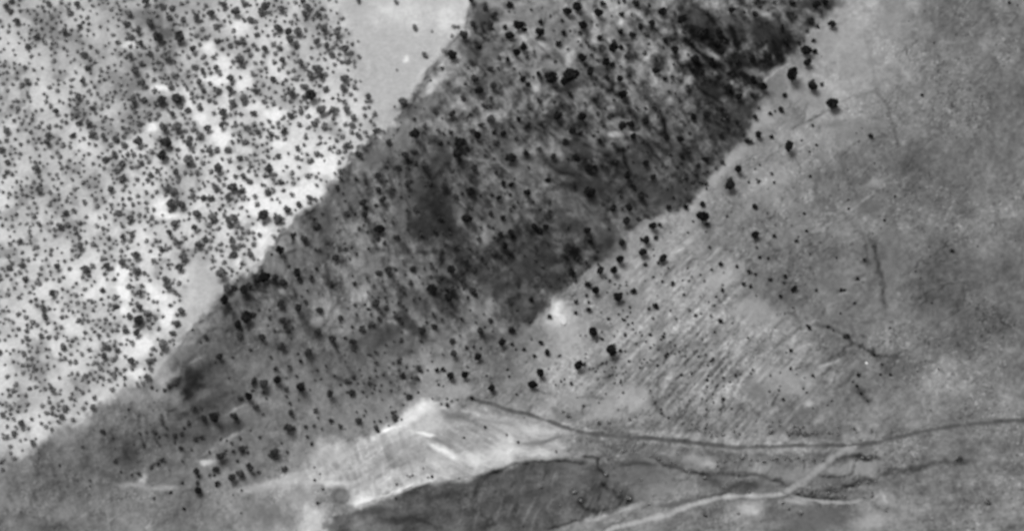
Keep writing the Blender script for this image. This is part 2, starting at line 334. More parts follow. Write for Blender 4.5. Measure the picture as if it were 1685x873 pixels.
# rim of the dark slope: lifted crest and darker lee
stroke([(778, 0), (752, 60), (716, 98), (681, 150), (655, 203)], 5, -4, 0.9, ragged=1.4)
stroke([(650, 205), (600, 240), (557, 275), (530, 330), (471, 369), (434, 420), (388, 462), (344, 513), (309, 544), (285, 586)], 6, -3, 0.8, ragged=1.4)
# dark ravine and dark cover on the middle slope
for a in [(6, 560, 120, 95, 75, 58, 30), (6, 620, 220, 80, 50, 56, 35), (6, 540, 250, 60, 50, 62, 0), (6, 700, 370, 50, 26, 64, 45), (6, 790, 470, 70, 30, 66, 35), (6, 890, 540, 60, 60, 66, 50), (6, 60, 220, 45, 70, 82, 0), (6, 460, 60, 40, 60, 78, 20),
          (2, 600, 780, 45, 75, 66, 0), (2, 750, 250, 50, 30, 84, 35), (2, 480, 510, 70, 24, 84, -10), (2, 300, 760, 80, 40, 90, -30), (2, 820, 90, 50, 40, 76, 0), (2, 820, 770, 60, 12, 126, 10), (2, 940, 690, 40, 40, 96, 0), (2, 840, 250, 30, 50, 100, 20),
          (7, 160, 370, 95, 50, 58, 30), (7, 90, 430, 60, 60, 62, 20), (7, 230, 500, 30, 60, 64, 0), (7, 100, 640, 50, 60, 66, 20), (7, 400, 50, 110, 50, 66, 10), (7, 640, 60, 90, 40, 68, -20), (7, 790, 80, 95, 40, 64, -25), (7, 300, 240, 60, 40, 70, 10), (7, 470, 320, 50, 60, 76, -20), (7, 400, 160, 50, 40, 100, 0), (7, 520, 190, 40, 22, 124, 10), (7, 300, 140, 50, 40, 96, 0),
          (7, 240, 440, 26, 20, 96, 0), (7, 40, 190, 16, 12, 128, 0), (7, 220, 280, 30, 14, 108, 20), (7, 90, 600, 20, 60, 82, 0), (7, 410, 230, 30, 40, 98, 0),
          (3, 920, 160, 50, 30, 32, 10), (3, 900, 60, 60, 50, 78, 30), (3, 80, 80, 90, 40, 122, -10), (3, 200, 150, 70, 40, 118, 0), (3, 350, 60, 22, 50, 128, 10), (3, 160, 230, 20, 24, 150, 20), (3, 90, 290, 30, 20, 132, 0), (3, 200, 310, 60, 20, 128, 10), (3, 300, 190, 30, 30, 124, 0), (3, 210, 30, 40, 20, 130, 0),
          (3, 540, 640, 55, 14, 158, 0, ), (3, 540, 580, 40, 14, 122, 0), (3, 300, 660, 26, 9, 130, 0), (3, 770, 410, 30, 24, 128, 0), (3, 630, 545, 22, 12, 124, 30), (3, 60, 520, 26, 18, 122, 0), (3, 520, 160, 26, 22, 118, 0), (3, 820, 700, 30, 50, 92, 30), (3, 865, 640, 22, 18, 104, 0), (3, 40, 790, 50, 60, 112, 0), (3, 620, 800, 70, 60, 66, 0), (3, 250, 800, 80, 30, 70, 20), (3, 420, 330, 60, 20, 80, 0), (3, 760, 250, 22, 20, 112, 0), (3, 340, 700, 70, 30, 76, 0),
          (4, 40, 130, 50, 40, 44, 40), (4, 60, 250, 40, 60, 42, 20), (4, 45, 262, 45, 12, 108, 30), (4, 145, 160, 20, 50, 44, -20), (4, 400, 190, 40, 45, 44, 0), (4, 300, 160, 70, 50, 58, 0), (4, 350, 240, 26, 50, 42, -20), (4, 180, 290, 40, 40, 48, 0), (4, 540, 20, 110, 22, 52, 0), (4, 520, 100, 22, 24, 52, 0), (4, 470, 130, 26, 30, 98, 0), (4, 150, 90, 60, 26, 96, 30), (4, 330, 40, 40, 18, 122, 0), (4, 200, 330, 40, 12, 84, 30),
          (4, 30, 450, 60, 50, 56, 0), (4, 180, 520, 60, 50, 62, 0), (4, 80, 620, 60, 40, 72, 0), (4, 350, 410, 50, 45, 124, 0), (4, 240, 350, 28, 14, 118, 20), (4, 310, 540, 40, 40, 158, -30), (4, 260, 600, 30, 30, 152, 0), (4, 340, 350, 40, 18, 130, -40), (4, 440, 450, 36, 30, 146, 0), (4, 540, 470, 60, 60, 140, 0), (4, 640, 200, 70, 90, 152, 0), (4, 740, 250, 60, 90, 146, 0),
          (4, 130, 780, 20, 110, 158, 40), (4, 60, 860, 40, 20, 158, -40), (4, 700, 620, 120, 60, 124, 0), (4, 900, 60, 50, 100, 132, 10),
          (6, 230, 575, 40, 36, 152, 20), (6, 85, 650, 30, 40, 142, 20), (6, 20, 690, 30, 22, 136, 0), (6, 130, 745, 40, 18, 122, 0), (6, 360, 600, 70, 22, 118, 20), (6, 280, 430, 60, 30, 118, 0), (6, 300, 380, 80, 16, 112, 0), (6, 560, 450, 60, 26, 108, 0), (6, 780, 650, 50, 60, 118, 0), (6, 840, 620, 20, 60, 128, 0), (6, 600, 780, 70, 50, 122, -30), (6, 480, 730, 50, 26, 68, 30),
          (6, 400, 730, 60, 24, 98, 50), (6, 620, 560, 50, 40, 78, 30), (6, 470, 600, 60, 40, 96, 0), (6, 300, 780, 90, 40, 84, 0), (6, 820, 290, 20, 50, 126, 0), (6, 700, 180, 22, 60, 108, -10), (6, 900, 240, 60, 50, 104, 0), (6, 420, 150, 20, 120, 100, 10), (6, 20, 330, 18, 90, 104, 0), (6, 160, 90, 70, 40, 98, 0),
          (9, 360, 150, 62, 46, 44, -10), (9, 320, 215, 24, 40, 46, 10), (9, 270, 180, 40, 18, 66, -20), (9, 480, 180, 80, 90, 78, 0), (9, 260, 240, 30, 30, 118, 0), (9, 400, 215, 36, 22, 104, 0), (9, 380, 60, 60, 14, 98, -20), (9, 540, 370, 60, 36, 74, -20), (9, 540, 420, 60, 9, 136, -28), (9, 690, 245, 38, 16, 150, 0), (9, 600, 280, 70, 10, 128, -25), (9, 425, 540, 40, 13, 176, 0), (9, 430, 490, 34, 8, 132, -30),
          (9, 740, 165, 60, 10, 128, 0), (9, 820, 170, 30, 16, 128, 0), (9, 110, 620, 18, 26, 168, 20), (9, 60, 655, 60, 12, 152, 0), (9, 210, 670, 60, 12, 146, 0), (9, 40, 510, 40, 50, 78, 0), (9, 330, 420, 120, 30, 82, 0), (9, 700, 330, 100, 30, 112, 0),
          (9, 650, 670, 80, 18, 160, -5), (9, 780, 630, 90, 16, 172, -14), (9, 900, 795, 36, 84, 200, -5), (6, 330, 780, 110, 60, 84, 10), (6, 228, 572, 42, 36, 158, 20), (6, 85, 655, 34, 40, 146, 20), (6, 120, 740, 36, 14, 130, 10), (7, 510, 190, 40, 18, 136, 10), (3, 545, 636, 56, 14, 172, 0), (9, 620, 300, 80, 26, 122, -22), (9, 800, 240, 70, 24, 112, 0), (9, 300, 620, 120, 30, 108, 0), (5, 560, 560, 90, 26, 104, -40), (5, 740, 420, 40, 70, 112, 20), (5, 860, 400, 50, 50, 104, 0), (5, 900, 560, 60, 60, 112, 0), (2, 440, 640, 60, 60, 108, -45), (2, 560, 500, 60, 26, 112, -30), (6, 430, 700, 36, 40, 70, 20), (9, 880, 700, 60, 40, 142, 0), (9, 740, 800, 120, 50, 120, 0),
          (7, 252, 662, 42, 60, 214, -18), (7, 290, 740, 66, 70, 164, 20), (7, 880, 150, 36, 16, 165, -30), (7, 930, 90, 26, 22, 160, -40), (7, 600, 290, 26, 30, 152, -40), (7, 450, 720, 30, 20, 120, 0), (7, 560, 600, 60, 50, 124, 0),
          (10, 540, 280, 42, 34, 212, -30), (10, 460, 330, 50, 30, 198, -30), (10, 380, 385, 40, 16, 196, -10), (10, 580, 340, 50, 60, 180, 0), (10, 540, 410, 40, 8, 214, 10), (10, 640, 500, 70, 16, 200, 28), (10, 770, 530, 70, 26, 198, 10), (10, 920, 500, 70, 50, 190, 0), (10, 230, 720, 60, 30, 200, -10), (10, 420, 680, 110, 9, 206, -20), (10, 90, 640, 80, 12, 186, 0), (10, 60, 500, 60, 50, 166, 0),
          (10, 500, 50, 60, 26, 134, -10), (10, 640, 60, 40, 26, 126, 0), (10, 580, 200, 40, 20, 148, -30), (10, 700, 200, 60, 40, 148, 0), (10, 640, 330, 30, 50, 158, 30), (10, 680, 320, 60, 26, 120, 0), (10, 20, 820, 50, 60, 178, 0), (10, 130, 700, 40, 38, 118, 0), (10, 620, 700, 70, 20, 68, -15), (10, 850, 600, 60, 14, 70, -25), (10, 420, 820, 100, 14, 70, -5), (10, 210, 850, 40, 26, 126, 0), (10, 300, 780, 80, 18, 82, -8),
          (11, 560, 230, 90, 50, 158, 0), (11, 450, 300, 60, 40, 150, 0), (11, 320, 245, 60, 26, 144, 0), (11, 130, 390, 80, 18, 178, 5), (11, 10, 470, 16, 50, 196, 0), (11, 130, 500, 90, 18, 188, -5), (11, 130, 450, 80, 10, 144, -10), (11, 280, 320, 60, 26, 116, 0), (11, 200, 560, 90, 20, 88, 0), (11, 640, 600, 100, 50, 104, 0), (11, 620, 550, 90, 10, 92, 3), (11, 590, 755, 60, 12, 148, -15), (11, 730, 680, 100, 20, 130, -8),
          (11, 820, 735, 80, 14, 98, -10), (11, 900, 530, 60, 26, 142, 0), (11, 760, 530, 60, 12, 100, 20), (11, 340, 620, 40, 20, 94, 0), (11, 100, 720, 70, 50, 88, 0),
          (12, 230, 770, 60, 36, 168, -20), (12, 400, 150, 80, 50, 150, 20), (12, 510, 262, 24, 12, 168, 0), (12, 600, 800, 120, 40, 100, 10), (12, 500, 850, 90, 30, 98, 0), (12, 800, 830, 80, 40, 146, -20), (12, 780, 560, 60, 40, 136, 0), (12, 640, 580, 60, 20, 132, 0), (12, 860, 710, 40, 40, 142, 0), (12, 270, 575, 50, 18, 144, 0), (12, 30, 550, 36, 14, 158, 0), (12, 40, 625, 60, 18, 84, 20), (12, 210, 660, 70, 18, 82, -8),
          (12, 770, 520, 70, 15, 72, 0), (12, 450, 600, 100, 26, 126, 0), (12, 900, 770, 40, 12, 116, 0), (12, 600, 630, 60, 12, 106, 0), (12, 450, 730, 60, 12, 150, 5), (12, 260, 200, 60, 50, 118, 0), (8, 820, 35, 50, 22, 138, -20), (8, 800, 150, 60, 40, 102, 0), (8, 70, 490, 60, 36, 152, -30), (8, 620, 520, 60, 30, 112, 0), (8, 640, 660, 90, 20, 116, -20), (8, 250, 640, 90, 40, 142, 0), (8, 900, 400, 30, 160, 108, 0)]:
    Bb(*a)
# long dark streaks (bare rock ribs and wash lines) on the dark slope
for t, pts, wd, dt in [
    (3, [(150, 590), (190, 625), (240, 670)], 4.2, -40), (3, [(740, 545), (748, 600), (765, 665)], 3.4, -42), (3, [(545, 710), (560, 770), (590, 845)], 4.0, -36), (3, [(190, 790), (250, 820), (320, 845)], 4.0, -26), (3, [(570, 240), (610, 270), (650, 300)], 5.0, -34),
    (3, [(840, 185), (890, 230), (960, 290)], 3.8, -44), (3, [(870, 15), (910, 40), (955, 70)], 4, -30), (3, [(700, 90), (740, 120), (790, 150), (810, 170)], 3.5, -36), (3, [(140, 460), (165, 500), (180, 530)], 4.5, -30), (3, [(560, 510), (610, 540), (640, 560)], 3, -26), (3, [(360, 690), (410, 715), (450, 730)], 3, -24), (3, [(640, 400), (700, 400)], 4, -34), (3, [(890, 400), (930, 430), (960, 460)], 3.6, -34), (3, [(820, 590), (850, 590)], 3, -26), (3, [(70, 610), (110, 605)], 3, -26), (3, [(670, 560), (700, 620), (730, 650)], 3.6, -30),
    (3, [(330, 290), (350, 330)], 3, -26), (3, [(845, 820), (855, 870)], 2.5, -26), (3, [(440, 640), (480, 640)], 2.6, -26),
    (2, [(685, 280), (700, 320), (722, 372)], 2.6, -34), (2, [(800, 110), (815, 150), (850, 180)], 2.6, -34), (2, [(705, 595), (745, 555), (775, 530)], 3.0, -30), (2, [(810, 110), (860, 140)], 3, -30), (2, [(770, 200), (805, 240)], 3, -36), (2, [(820, 540), (835, 480)], 3, -30), (2, [(415, 600), (400, 640)], 2.4, -20), (2, [(510, 410), (560, 350), (640, 270)], 2.2, -26), (2, [(250, 730), (280, 680)], 2.6, -20), (2, [(380, 830), (400, 870)], 3, -20), (2, [(640, 780), (665, 830)], 3.4, -30), (2, [(700, 190), (760, 240), (790, 270)], 3.2, -26), (2, [(780, 280), (775, 340)], 2.6, -22), (2, [(480, 690), (500, 640)], 2, 18), (2, [(750, 765), (800, 790), (850, 800), (900, 795)], 2.6, 30),
    (4, [(0, 50), (60, 110), (130, 220)], 4, -36), (4, [(0, 215), (45, 250), (85, 290)], 3.6, 44), (4, [(340, 190), (355, 240), (385, 285)], 3.6, -30), (4, [(130, 110), (150, 170), (160, 235)], 3.8, -30), (4, [(215, 440), (265, 475)], 2.6, -30), (4, [(300, 385), (340, 350), (420, 300)], 2.4, 30), (4, [(0, 440), (60, 470), (100, 500)], 3, -26), (4, [(60, 590), (110, 620)], 3, -24),
    (5, [(620, 545), (720, 555)], 2.6, -24), (5, [(740, 740), (830, 750)], 2.4, -24), (5, [(390, 700), (450, 655)], 3.2, -20), (5, [(370, 800), (430, 745), (480, 720)], 3.4, -22), (5, [(690, 690), (700, 640), (680, 600)], 3.6, -20), (5, [(740, 350), (800, 370), (860, 350)], 3.4, -26), (5, [(820, 270), (840, 330)], 3, -26), (5, [(870, 230), (930, 190)], 3.4, -24), (5, [(330, 860), (420, 800), (560, 790)], 3.0, 12), (5, [(640, 730), (760, 730), (860, 720)], 3, 14), (5, [(720, 340), (650, 430), (600, 480)], 3, 12),
    (6, [(190, 10), (210, 60), (240, 110)], 2.6, -22), (6, [(60, 700), (30, 740), (10, 760)], 4.2, -34), (6, [(80, 770), (110, 820), (140, 870)], 2.6, -34), (6, [(590, 190), (620, 220)], 3.4, -30), (6, [(510, 260), (530, 300)], 2.8, -30), (6, [(340, 690), (400, 700), (450, 760)], 3.2, 46), (6, [(640, 540), (680, 590)], 3.6, -30), (6, [(545, 510), (585, 570)], 4, -26), (6, [(100, 380), (150, 350), (180, 400)], 3, -22), (6, [(440, 100), (470, 180)], 2.4, -20), (6, [(670, 40), (680, 140), (720, 240), (790, 330)], 3, 14), (6, [(350, 510), (420, 560)], 2.6, -22), (6, [(640, 650), (700, 690)], 2.6, -18),
    (7, [(110, 230), (150, 260), (200, 250)], 4.6, -36), (7, [(320, 30), (325, 80)], 4.0, -34), (7, [(130, 330), (145, 380)], 2.6, -22), (7, [(190, 320), (220, 370)], 2.6, -22), (7, [(70, 130), (120, 120)], 2.4, -24), (7, [(380, 75), (420, 100)], 4, -26), (7, [(30, 20), (150, 60), (200, 120), (200, 180)], 3, -14),
    (9, [(95, 300), (100, 350), (105, 385)], 4, -22), (9, [(200, 335), (215, 365), (237, 392)], 4, -42), (9, [(165, 425), (185, 450), (205, 472)], 3.2, -36), (9, [(150, 575), (185, 550), (220, 525)], 3.6, -38), (9, [(105, 430), (130, 480)], 4.2, -18), (9, [(215, 290), (225, 340)], 2.8, 28), (9, [(240, 300), (280, 290)], 2.8, -18), (9, [(160, 390), (190, 410)], 2.8, -26), (9, [(360, 435), (410, 420)], 2.6, -28), (9, [(10, 480), (50, 530)], 4, -16), (9, [(300, 90), (290, 170), (230, 195)], 3.2, -18), (9, [(700, 380), (720, 350)], 2.4, -16), (9, [(330, 75), (400, 40)], 2.6, 20), (9, [(520, 310), (600, 270)], 2.6, 24),
    (10, [(50, 100), (100, 140), (160, 160), (200, 130)], 3.6, -18), (10, [(110, 20), (135, 70)], 1.8, -30), (10, [(240, 290), (260, 320)], 1.4, -26), (10, [(270, 20), (300, 60)], 1.6, -20), (10, [(10, 90), (30, 160), (90, 190)], 3, -10)]:
    S(t, pts, wd * 0.9, dt * 1.0, -0.35 if dt < 0 else 0.15)
# gullies, tracks and wash lines on the plain
for t, pts, wd, dt, dp in [
    (4, [(420, 620), (480, 590), (530, 570), (600, 530)], 1.8, -34, -.3), (4, [(640, 500), (720, 465), (790, 450), (830, 425)], 2.2, -16, -.2), (4, [(830, 425), (880, 500), (915, 590), (940, 700)], 3, -22, -.3), (4, [(825, 435), (840, 440)], 6.5, -24, 0), (4, [(830, 425), (805, 260), (770, 160)], 3, -12, 0), (4, [(430, 720), (450, 770), (470, 800)], 2, -14, 0), (4, [(350, 630), (390, 600)], 1.4, 22, 0), (4, [(610, 730), (630, 770)], 1.6, 24, .1), (4, [(500, 480), (490, 560)], 2, -14, 0),
    (8, [(540, 30), (560, 100), (620, 140), (700, 200), (740, 250), (775, 310), (790, 400), (800, 470)], 4.6, -17, -.6), (8, [(800, 290), (830, 330), (840, 385), (855, 470), (870, 560), (885, 650)], 4.2, -26, -.8), (8, [(865, 540), (875, 600)], 5, -14, -.4), (8, [(680, 200), (745, 135), (830, 65), (920, 20)], 2.8, 15, 0), (8, [(760, 120), (830, 70)], 2.2, 16, 0),
    (8, [(340, 820), (420, 765), (500, 720), (600, 715), (690, 765), (720, 800), (820, 850), (950, 873)], 3.0, -24, -.4), (8, [(590, 880), (650, 850), (720, 795)], 2.6, -26, -.3), (8, [(500, 730), (540, 680), (560, 690)], 2.6, 26, .15), (8, [(610, 670), (590, 620), (640, 600)], 2.4, 18, .1), (8, [(440, 640), (460, 700)], 3.4, -26, -.3), (8, [(570, 660), (590, 620)], 2.4, -26, -.2), (8, [(720, 490), (770, 470)], 2.6, -26, -.2), (8, [(640, 550), (690, 540)], 2.6, -24, -.2), (8, [(680, 640), (730, 610)], 3.4, -24, -.2), (8, [(730, 505), (780, 490)], 1.8, 18, 0), (8, [(650, 565), (700, 555)], 1.8, 20, 0), (8, [(350, 810), (300, 850), (240, 873)], 2.4, 18, .1), (8, [(370, 500), (420, 520), (400, 600)], 4, -12, 0),
    (8, [(20, 410), (70, 360), (90, 340)], 2.4, 26, .1), (8, [(0, 500), (60, 440)], 3, -16, 0), (8, [(180, 250), (200, 290)], 4, -10, 0), (8, [(340, 720), (360, 740)], 2, 24, 0), (8, [(770, 400), (800, 430)], 4, -16, 0), (8, [(700, 720), (860, 680), (930, 700)], 2.6, -10, 0),
    (12, [(560, 75), (640, 45), (700, 10)], 2.6, -28, -.3), (12, [(560, 90), (660, 55)], 2.2, 22, .1), (12, [(690, 160), (740, 110)], 3.0, -32, -.3), (12, [(730, 175), (765, 220), (810, 260)], 4.2, -38, -.4), (12, [(800, 20), (860, 70), (905, 130)], 4.4, -30, -.4), (12, [(790, 15), (850, 35), (940, 40)], 3, -24, -.2), (12, [(470, 150), (500, 200)], 3, -18, -.2), (12, [(580, 200), (640, 190), (690, 160)], 2.2, -14, 0), (12, [(330, 80), (420, 60)], 2.6, -16, 0), (12, [(450, 95), (520, 70)], 2.0, -20, 0),
    (12, [(85, 300), (100, 280), (90, 240)], 2.2, -36, -.2), (12, [(335, 270), (365, 210)], 2.0, -34, -.2), (12, [(30, 400), (80, 330), (100, 280)], 2.0, -24, -.2), (12, [(130, 340), (220, 260)], 2.0, -24, -.2), (12, [(10, 290), (50, 270)], 2.0, -24, -.2), (12, [(60, 180), (110, 150)], 2.2, -22, -.1), (12, [(220, 140), (250, 100)], 2.4, -20, -.1), (12, [(370, 320), (430, 300)], 2, 16, 0), (12, [(250, 50), (320, 20)], 2, -18, 0),
    (12, [(600, 560), (650, 530), (700, 515), (830, 525)], 4.4, -30, -.4), (12, [(550, 610), (640, 615), (700, 608), (722, 590), (735, 540)], 2.2, -36, -.3), (12, [(580, 690), (650, 675), (720, 650), (830, 620), (920, 590), (1080, 560), (1300, 540)], 4.2, -38, -.6), (12, [(440, 690), (520, 715), (600, 718), (680, 710)], 3.0, -38, -.4), (12, [(0, 592), (130, 602), (260, 605), (340, 630), (420, 652)], 2.8, -34, -.4), (12, [(120, 672), (200, 640), (250, 650)], 4.4, -24, -.3), (12, [(200, 690), (240, 685)], 4, -24, -.2), (12, [(340, 620), (400, 640)], 4, -20, -.2),
    (12, [(0, 712), (60, 698), (120, 690)], 2.4, -24, -.2), (12, [(100, 540), (300, 540), (580, 535)], 5, -12, 0), (12, [(820, 750), (870, 780), (890, 760)], 2.6, -24, -.2), (12, [(820, 720), (850, 690), (880, 730)], 2.4, 24, .2), (12, [(310, 600), (330, 560)], 1.8, -20, 0), (12, [(250, 600), (270, 560)], 1.8, -20, 0), (12, [(165, 590), (180, 540)], 1.8, -20, 0), (12, [(480, 590), (500, 550)], 1.8, -16, 0), (12, [(680, 655), (760, 640)], 3, -20, 0),
    (12, [(0, 432), (300, 444), (560, 442), (720, 444)], 6, 30, .35), (12, [(0, 504), (300, 512), (600, 504)], 4, -14, 0),
    (11, [(0, 552), (150, 545), (220, 535), (330, 542), (380, 545)], 2.8, -38, -.4), (11, [(360, 515), (430, 525), (430, 570), (470, 605)], 3.0, -36, -.4), (11, [(460, 640), (470, 680), (520, 690), (575, 718)], 5.4, -36, -.7), (11, [(360, 512), (450, 520)], 2.4, -18, 0), (11, [(700, 515), (760, 560), (860, 585), (960, 600)], 3.2, -40, -.5), (11, [(530, 550), (620, 558), (700, 560)], 3.6, -18, -.2), (11, [(195, 865), (250, 845), (310, 830), (370, 812)], 2.4, -40, -.4), (11, [(330, 735), (370, 770), (420, 778), (480, 770)], 2.8, -32, -.3), (11, [(400, 800), (470, 795)], 3, 30, .2),
    (11, [(100, 470), (230, 430), (280, 420)], 2.2, -22, -.1), (11, [(0, 460), (150, 445), (260, 425)], 2.6, -18, -.1), (11, [(40, 510), (230, 480)], 2, -14, 0), (11, [(90, 310), (110, 280), (120, 270)], 2.2, -36, -.2), (11, [(400, 405), (330, 395), (250, 350)], 3.0, 18, .2), (11, [(340, 430), (420, 440), (480, 470)], 3.5, -12, 0), (11, [(560, 400), (760, 412), (960, 430)], 5, 30, .35), (11, [(400, 420), (560, 436), (760, 452), (960, 480)], 4.5, 20, .2), (12, [(0, 480), (300, 488), (560, 486), (700, 482)], 4.5, 20, .2), (11, [(700, 245), (720, 290), (745, 320)], 3.6, -26, -.2), (11, [(330, 240), (400, 225), (470, 240)], 3.2, -22, -.1), (11, [(165, 218), (210, 212)], 2.4, -28, -.1), (11, [(400, 100), (450, 75), (500, 60)], 2.6, -24, -.1), (11, [(815, 135), (880, 110)], 2.6, -28, -.1), (11, [(620, 95), (690, 55)], 2.6, -22, -.1), (11, [(410, 145), (490, 130), (560, 115)], 2.2, -22, -.1), (11, [(700, 390), (740, 380)], 2, -20, 0), (11, [(450, 480), (470, 500)], 2, 16, 0),
    (11, [(60, 860), (100, 770), (140, 700)], 2.6, 24, .2), (11, [(110, 860), (150, 770)], 2.6, 18, .2), (11, [(190, 760), (220, 720)], 2.4, 18, .2), (11, [(180, 800), (260, 780)], 2.6, 12, .1), (11, [(60, 690), (80, 650)], 2.2, 16, .1), (11, [(340, 820), (440, 810), (520, 780), (600, 755)], 3.2, 18, .2),
    (10, [(740, 235), (800, 255), (870, 270), (960, 300)], 3.0, -36, -.4), (10, [(760, 215), (730, 250), (720, 280)], 2.8, -22, -.2), (10, [(740, 350), (830, 340), (940, 360)], 2.4, -22, -.1), (10, [(700, 290), (820, 320), (960, 340)], 2.6, 18, .1), (10, [(600, 290), (650, 275), (700, 250)], 2.0, 24, .1), (10, [(550, 450), (620, 490), (690, 530)], 2.4, 24, .2), (10, [(580, 430), (660, 480)], 1.8, -20, 0), (10, [(500, 400), (580, 415)], 2.4, 20, .1), (10, [(340, 470), (280, 520), (160, 605)], 2.0, 20, .1), (10, [(300, 540), (250, 560)], 2.2, -20, 0), (10, [(160, 580), (180, 570)], 2.2, -30, 0), (10, [(360, 560), (420, 560), (470, 540)], 2.6, -16, 0), (10, [(700, 490), (760, 480)], 2.6, -20, 0), (10, [(270, 620), (350, 600)], 3, -14, 0),
    (10, [(330, 400), (380, 375), (430, 370)], 2.2, 26, .2), (10, [(200, 765), (400, 702), (520, 655), (700, 632), (850, 590), (960, 552)], 4.0, -18, -.4), (10, [(200, 745), (400, 685), (510, 640)], 3.4, 22, .5), (10, [(860, 590), (960, 552)], 3.0, -24, -.3), (10, [(420, 745), (410, 800)], 2.0, 12, 0), (10, [(720, 760), (700, 840)], 2.2, 16, .1), (10, [(800, 750), (770, 870)], 2.2, 14, .1), (10, [(900, 730), (870, 830)], 2.2, 14, .1), (10, [(480, 820), (560, 840), (600, 870)], 4, -20, -.2), (10, [(400, 815), (300, 810)], 3, -16, 0),
    (7, [(560, 620), (600, 560), (620, 540)], 2, 10, 0), (7, [(820, 440), (880, 400), (940, 380)], 2.0, -18, -.1), (7, [(830, 460), (900, 440)], 2.2, 16, .1), (7, [(870, 500), (950, 460)], 2.2, -16, -.1), (7, [(860, 380), (900, 410)], 2.2, 16, .1), (7, [(780, 370), (850, 345)], 2, 12, 0), (7, [(740, 740), (750, 770), (735, 790)], 1.6, -26, 0), (7, [(700, 830), (730, 850)], 2, 16, 0)]:
    S(t, pts, wd * (1.3 if t == 12 and wd > 2.7 else 1.05), dt * (1.0 if t == 12 else 1.1), dp, ragged=0.9)
# two ring-shaped mounds, bottom left and bottom centre
def ring(u0, v0, r, wd, dt, dp):
    stroke([(u0 + r * math.cos(a), v0 + r * 0.95 * math.sin(a)) for a in np.linspace(0, 2 * math.pi, 20)], wd, dt, dp, ragged=0.3)
ring(561, 815, 12, 3.4, -20, 0.5); ring(806, 858, 5.5, 2, -30, 0.3); ring(943, 808, 5, 2.4, -24, 0.2); ring(971, 804, 3, 1.8, 20, 0.1); ring(955, 823, 4, 2.2, -26, 0.2)
ring(632, 31, 8, 1.8, -8, 0.1); ring(1384, 195, 6, 2, -6, 0)
T = np.clip(T, 22, 232)

# ---- build the ground mesh
Hmin_guard = H
X, Y, Z = ray_point(U, V, Hmin_guard)
nv, nu = U.shape
co = np.stack([X, Y, Z], -1).reshape(-1, 3)
idx = np.arange(nv * nu).reshape(nv, nu)
faces = np.stack([idx[1:, :-1], idx[1:, 1:], idx[:-1, 1:], idx[:-1, :-1]], -1).reshape(-1, 4)
loop = np.concatenate([idx[0, :], idx[1:, -1], idx[-1, -2::-1], idx[-2:0:-1, 0]])
cen = co[loop].mean(0)
outer = co[loop].copy()
d = outer - cen; d[:, 2] = 0
outer = cen + d / np.linalg.norm(d[:, :2], axis=1)[:, None] * 30000.0
outer[:, 2] = -6
o0 = len(co)
co = np.vstack([co, outer])
n = len(loop); k = np.arange(n); k2 = (k + 1) % n
sk = np.stack([loop[k], o0 + k, o0 + k2, loop[k2]], -1)
# keep all faces looking up
def up(fs):
    a, b, c = co[fs[:, 0]], co[fs[:, 1]], co[fs[:, 2]]
    nz = np.cross(b - a, c - a)[:, 2]
    fs = fs.copy(); fs[nz < 0] = fs[nz < 0][:, ::-1]
    return fs
faces = np.vstack([up(faces), up(sk)])
def grid_mesh(name, co, faces):
    me = bpy.data.meshes.new(name)
    me.vertices.add(len(co)); me.vertices.foreach_set('co', co.astype(np.float32).ravel())
    m = faces.shape[1]
    me.loops.add(faces.size); me.loops.foreach_set('vertex_index', faces.astype(np.int32).ravel())
    me.polygons.add(len(faces)); me.polygons.foreach_set('loop_start', (np.arange(len(faces)) * m).astype(np.int32))
    me.polygons.foreach_set('use_smooth', np.ones(len(faces), bool))
    me.update(calc_edges=True); me.validate()
    return me
gme = grid_mesh('ground', co, faces)
def lin(t):
    t = np.asarray(t, float) / 255.0
    return np.where(t <= 0.04045, t / 12.92, ((t + 0.055) / 1.055) ** 2.4)
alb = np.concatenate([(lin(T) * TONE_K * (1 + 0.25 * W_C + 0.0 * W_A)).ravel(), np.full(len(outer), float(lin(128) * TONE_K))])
at = gme.attributes.new('soil', 'FLOAT', 'POINT')
at.data.foreach_set('value', alb.astype(np.float32))

def new_mat(name):
    m = bpy.data.materials.new(name); m.use_nodes = True
    return m, m.node_tree, m.node_tree.nodes['Principled BSDF']
def ground_material(name, attr=None, val=0.2, amt=0.22, scale=0.9, bump=0.0):
    m, t, b = new_mat(name)
    N, L = t.nodes, t.links
    tc = N.new('ShaderNodeTexCoord')
    n_a = N.new('ShaderNodeTexNoise'); n_a.inputs['Scale'].default_value = scale; n_a.inputs['Detail'].default_value = 5; n_a.inputs['Roughness'].default_value = 0.7
    L.new(tc.outputs['Object'], n_a.inputs['Vector'])
    mr = N.new('ShaderNodeMapRange'); mr.inputs['From Min'].default_value = 0.25; mr.inputs['From Max'].default_value = 0.75
    mr.inputs['To Min'].default_value = 1 - amt; mr.inputs['To Max'].default_value = 1 + amt
    L.new(n_a.outputs['Fac'], mr.inputs['Value'])
    mu = N.new('ShaderNodeMath'); mu.operation = 'MULTIPLY'; L.new(mr.outputs[0], mu.inputs[1])
    if attr:
        a = N.new('ShaderNodeAttribute'); a.attribute_name = attr; L.new(a.outputs['Fac'], mu.inputs[0])
    else:
        mu.inputs[0].default_value = val
    L.new(mu.outputs[0], b.inputs['Base Color'])
    b.inputs['Roughness'].default_value = 1.0
    b.inputs['Specular IOR Level'].default_value = 0.05
    if bump:
        bp = N.new('ShaderNodeBump'); bp.inputs['Strength'].default_value = 1.0; bp.inputs['Distance'].default_value = bump
        L.new(n_a.outputs['Fac'], bp.inputs['Height']); L.new(bp.outputs[0], b.inputs['Normal'])
    return m
gme.materials.append(ground_material('dry_soil', 'soil', amt=0.16, scale=0.55, bump=0.35))
ground = bpy.data.objects.new('ground', gme); COL.objects.link(ground); ground['kind'] = 'structure'

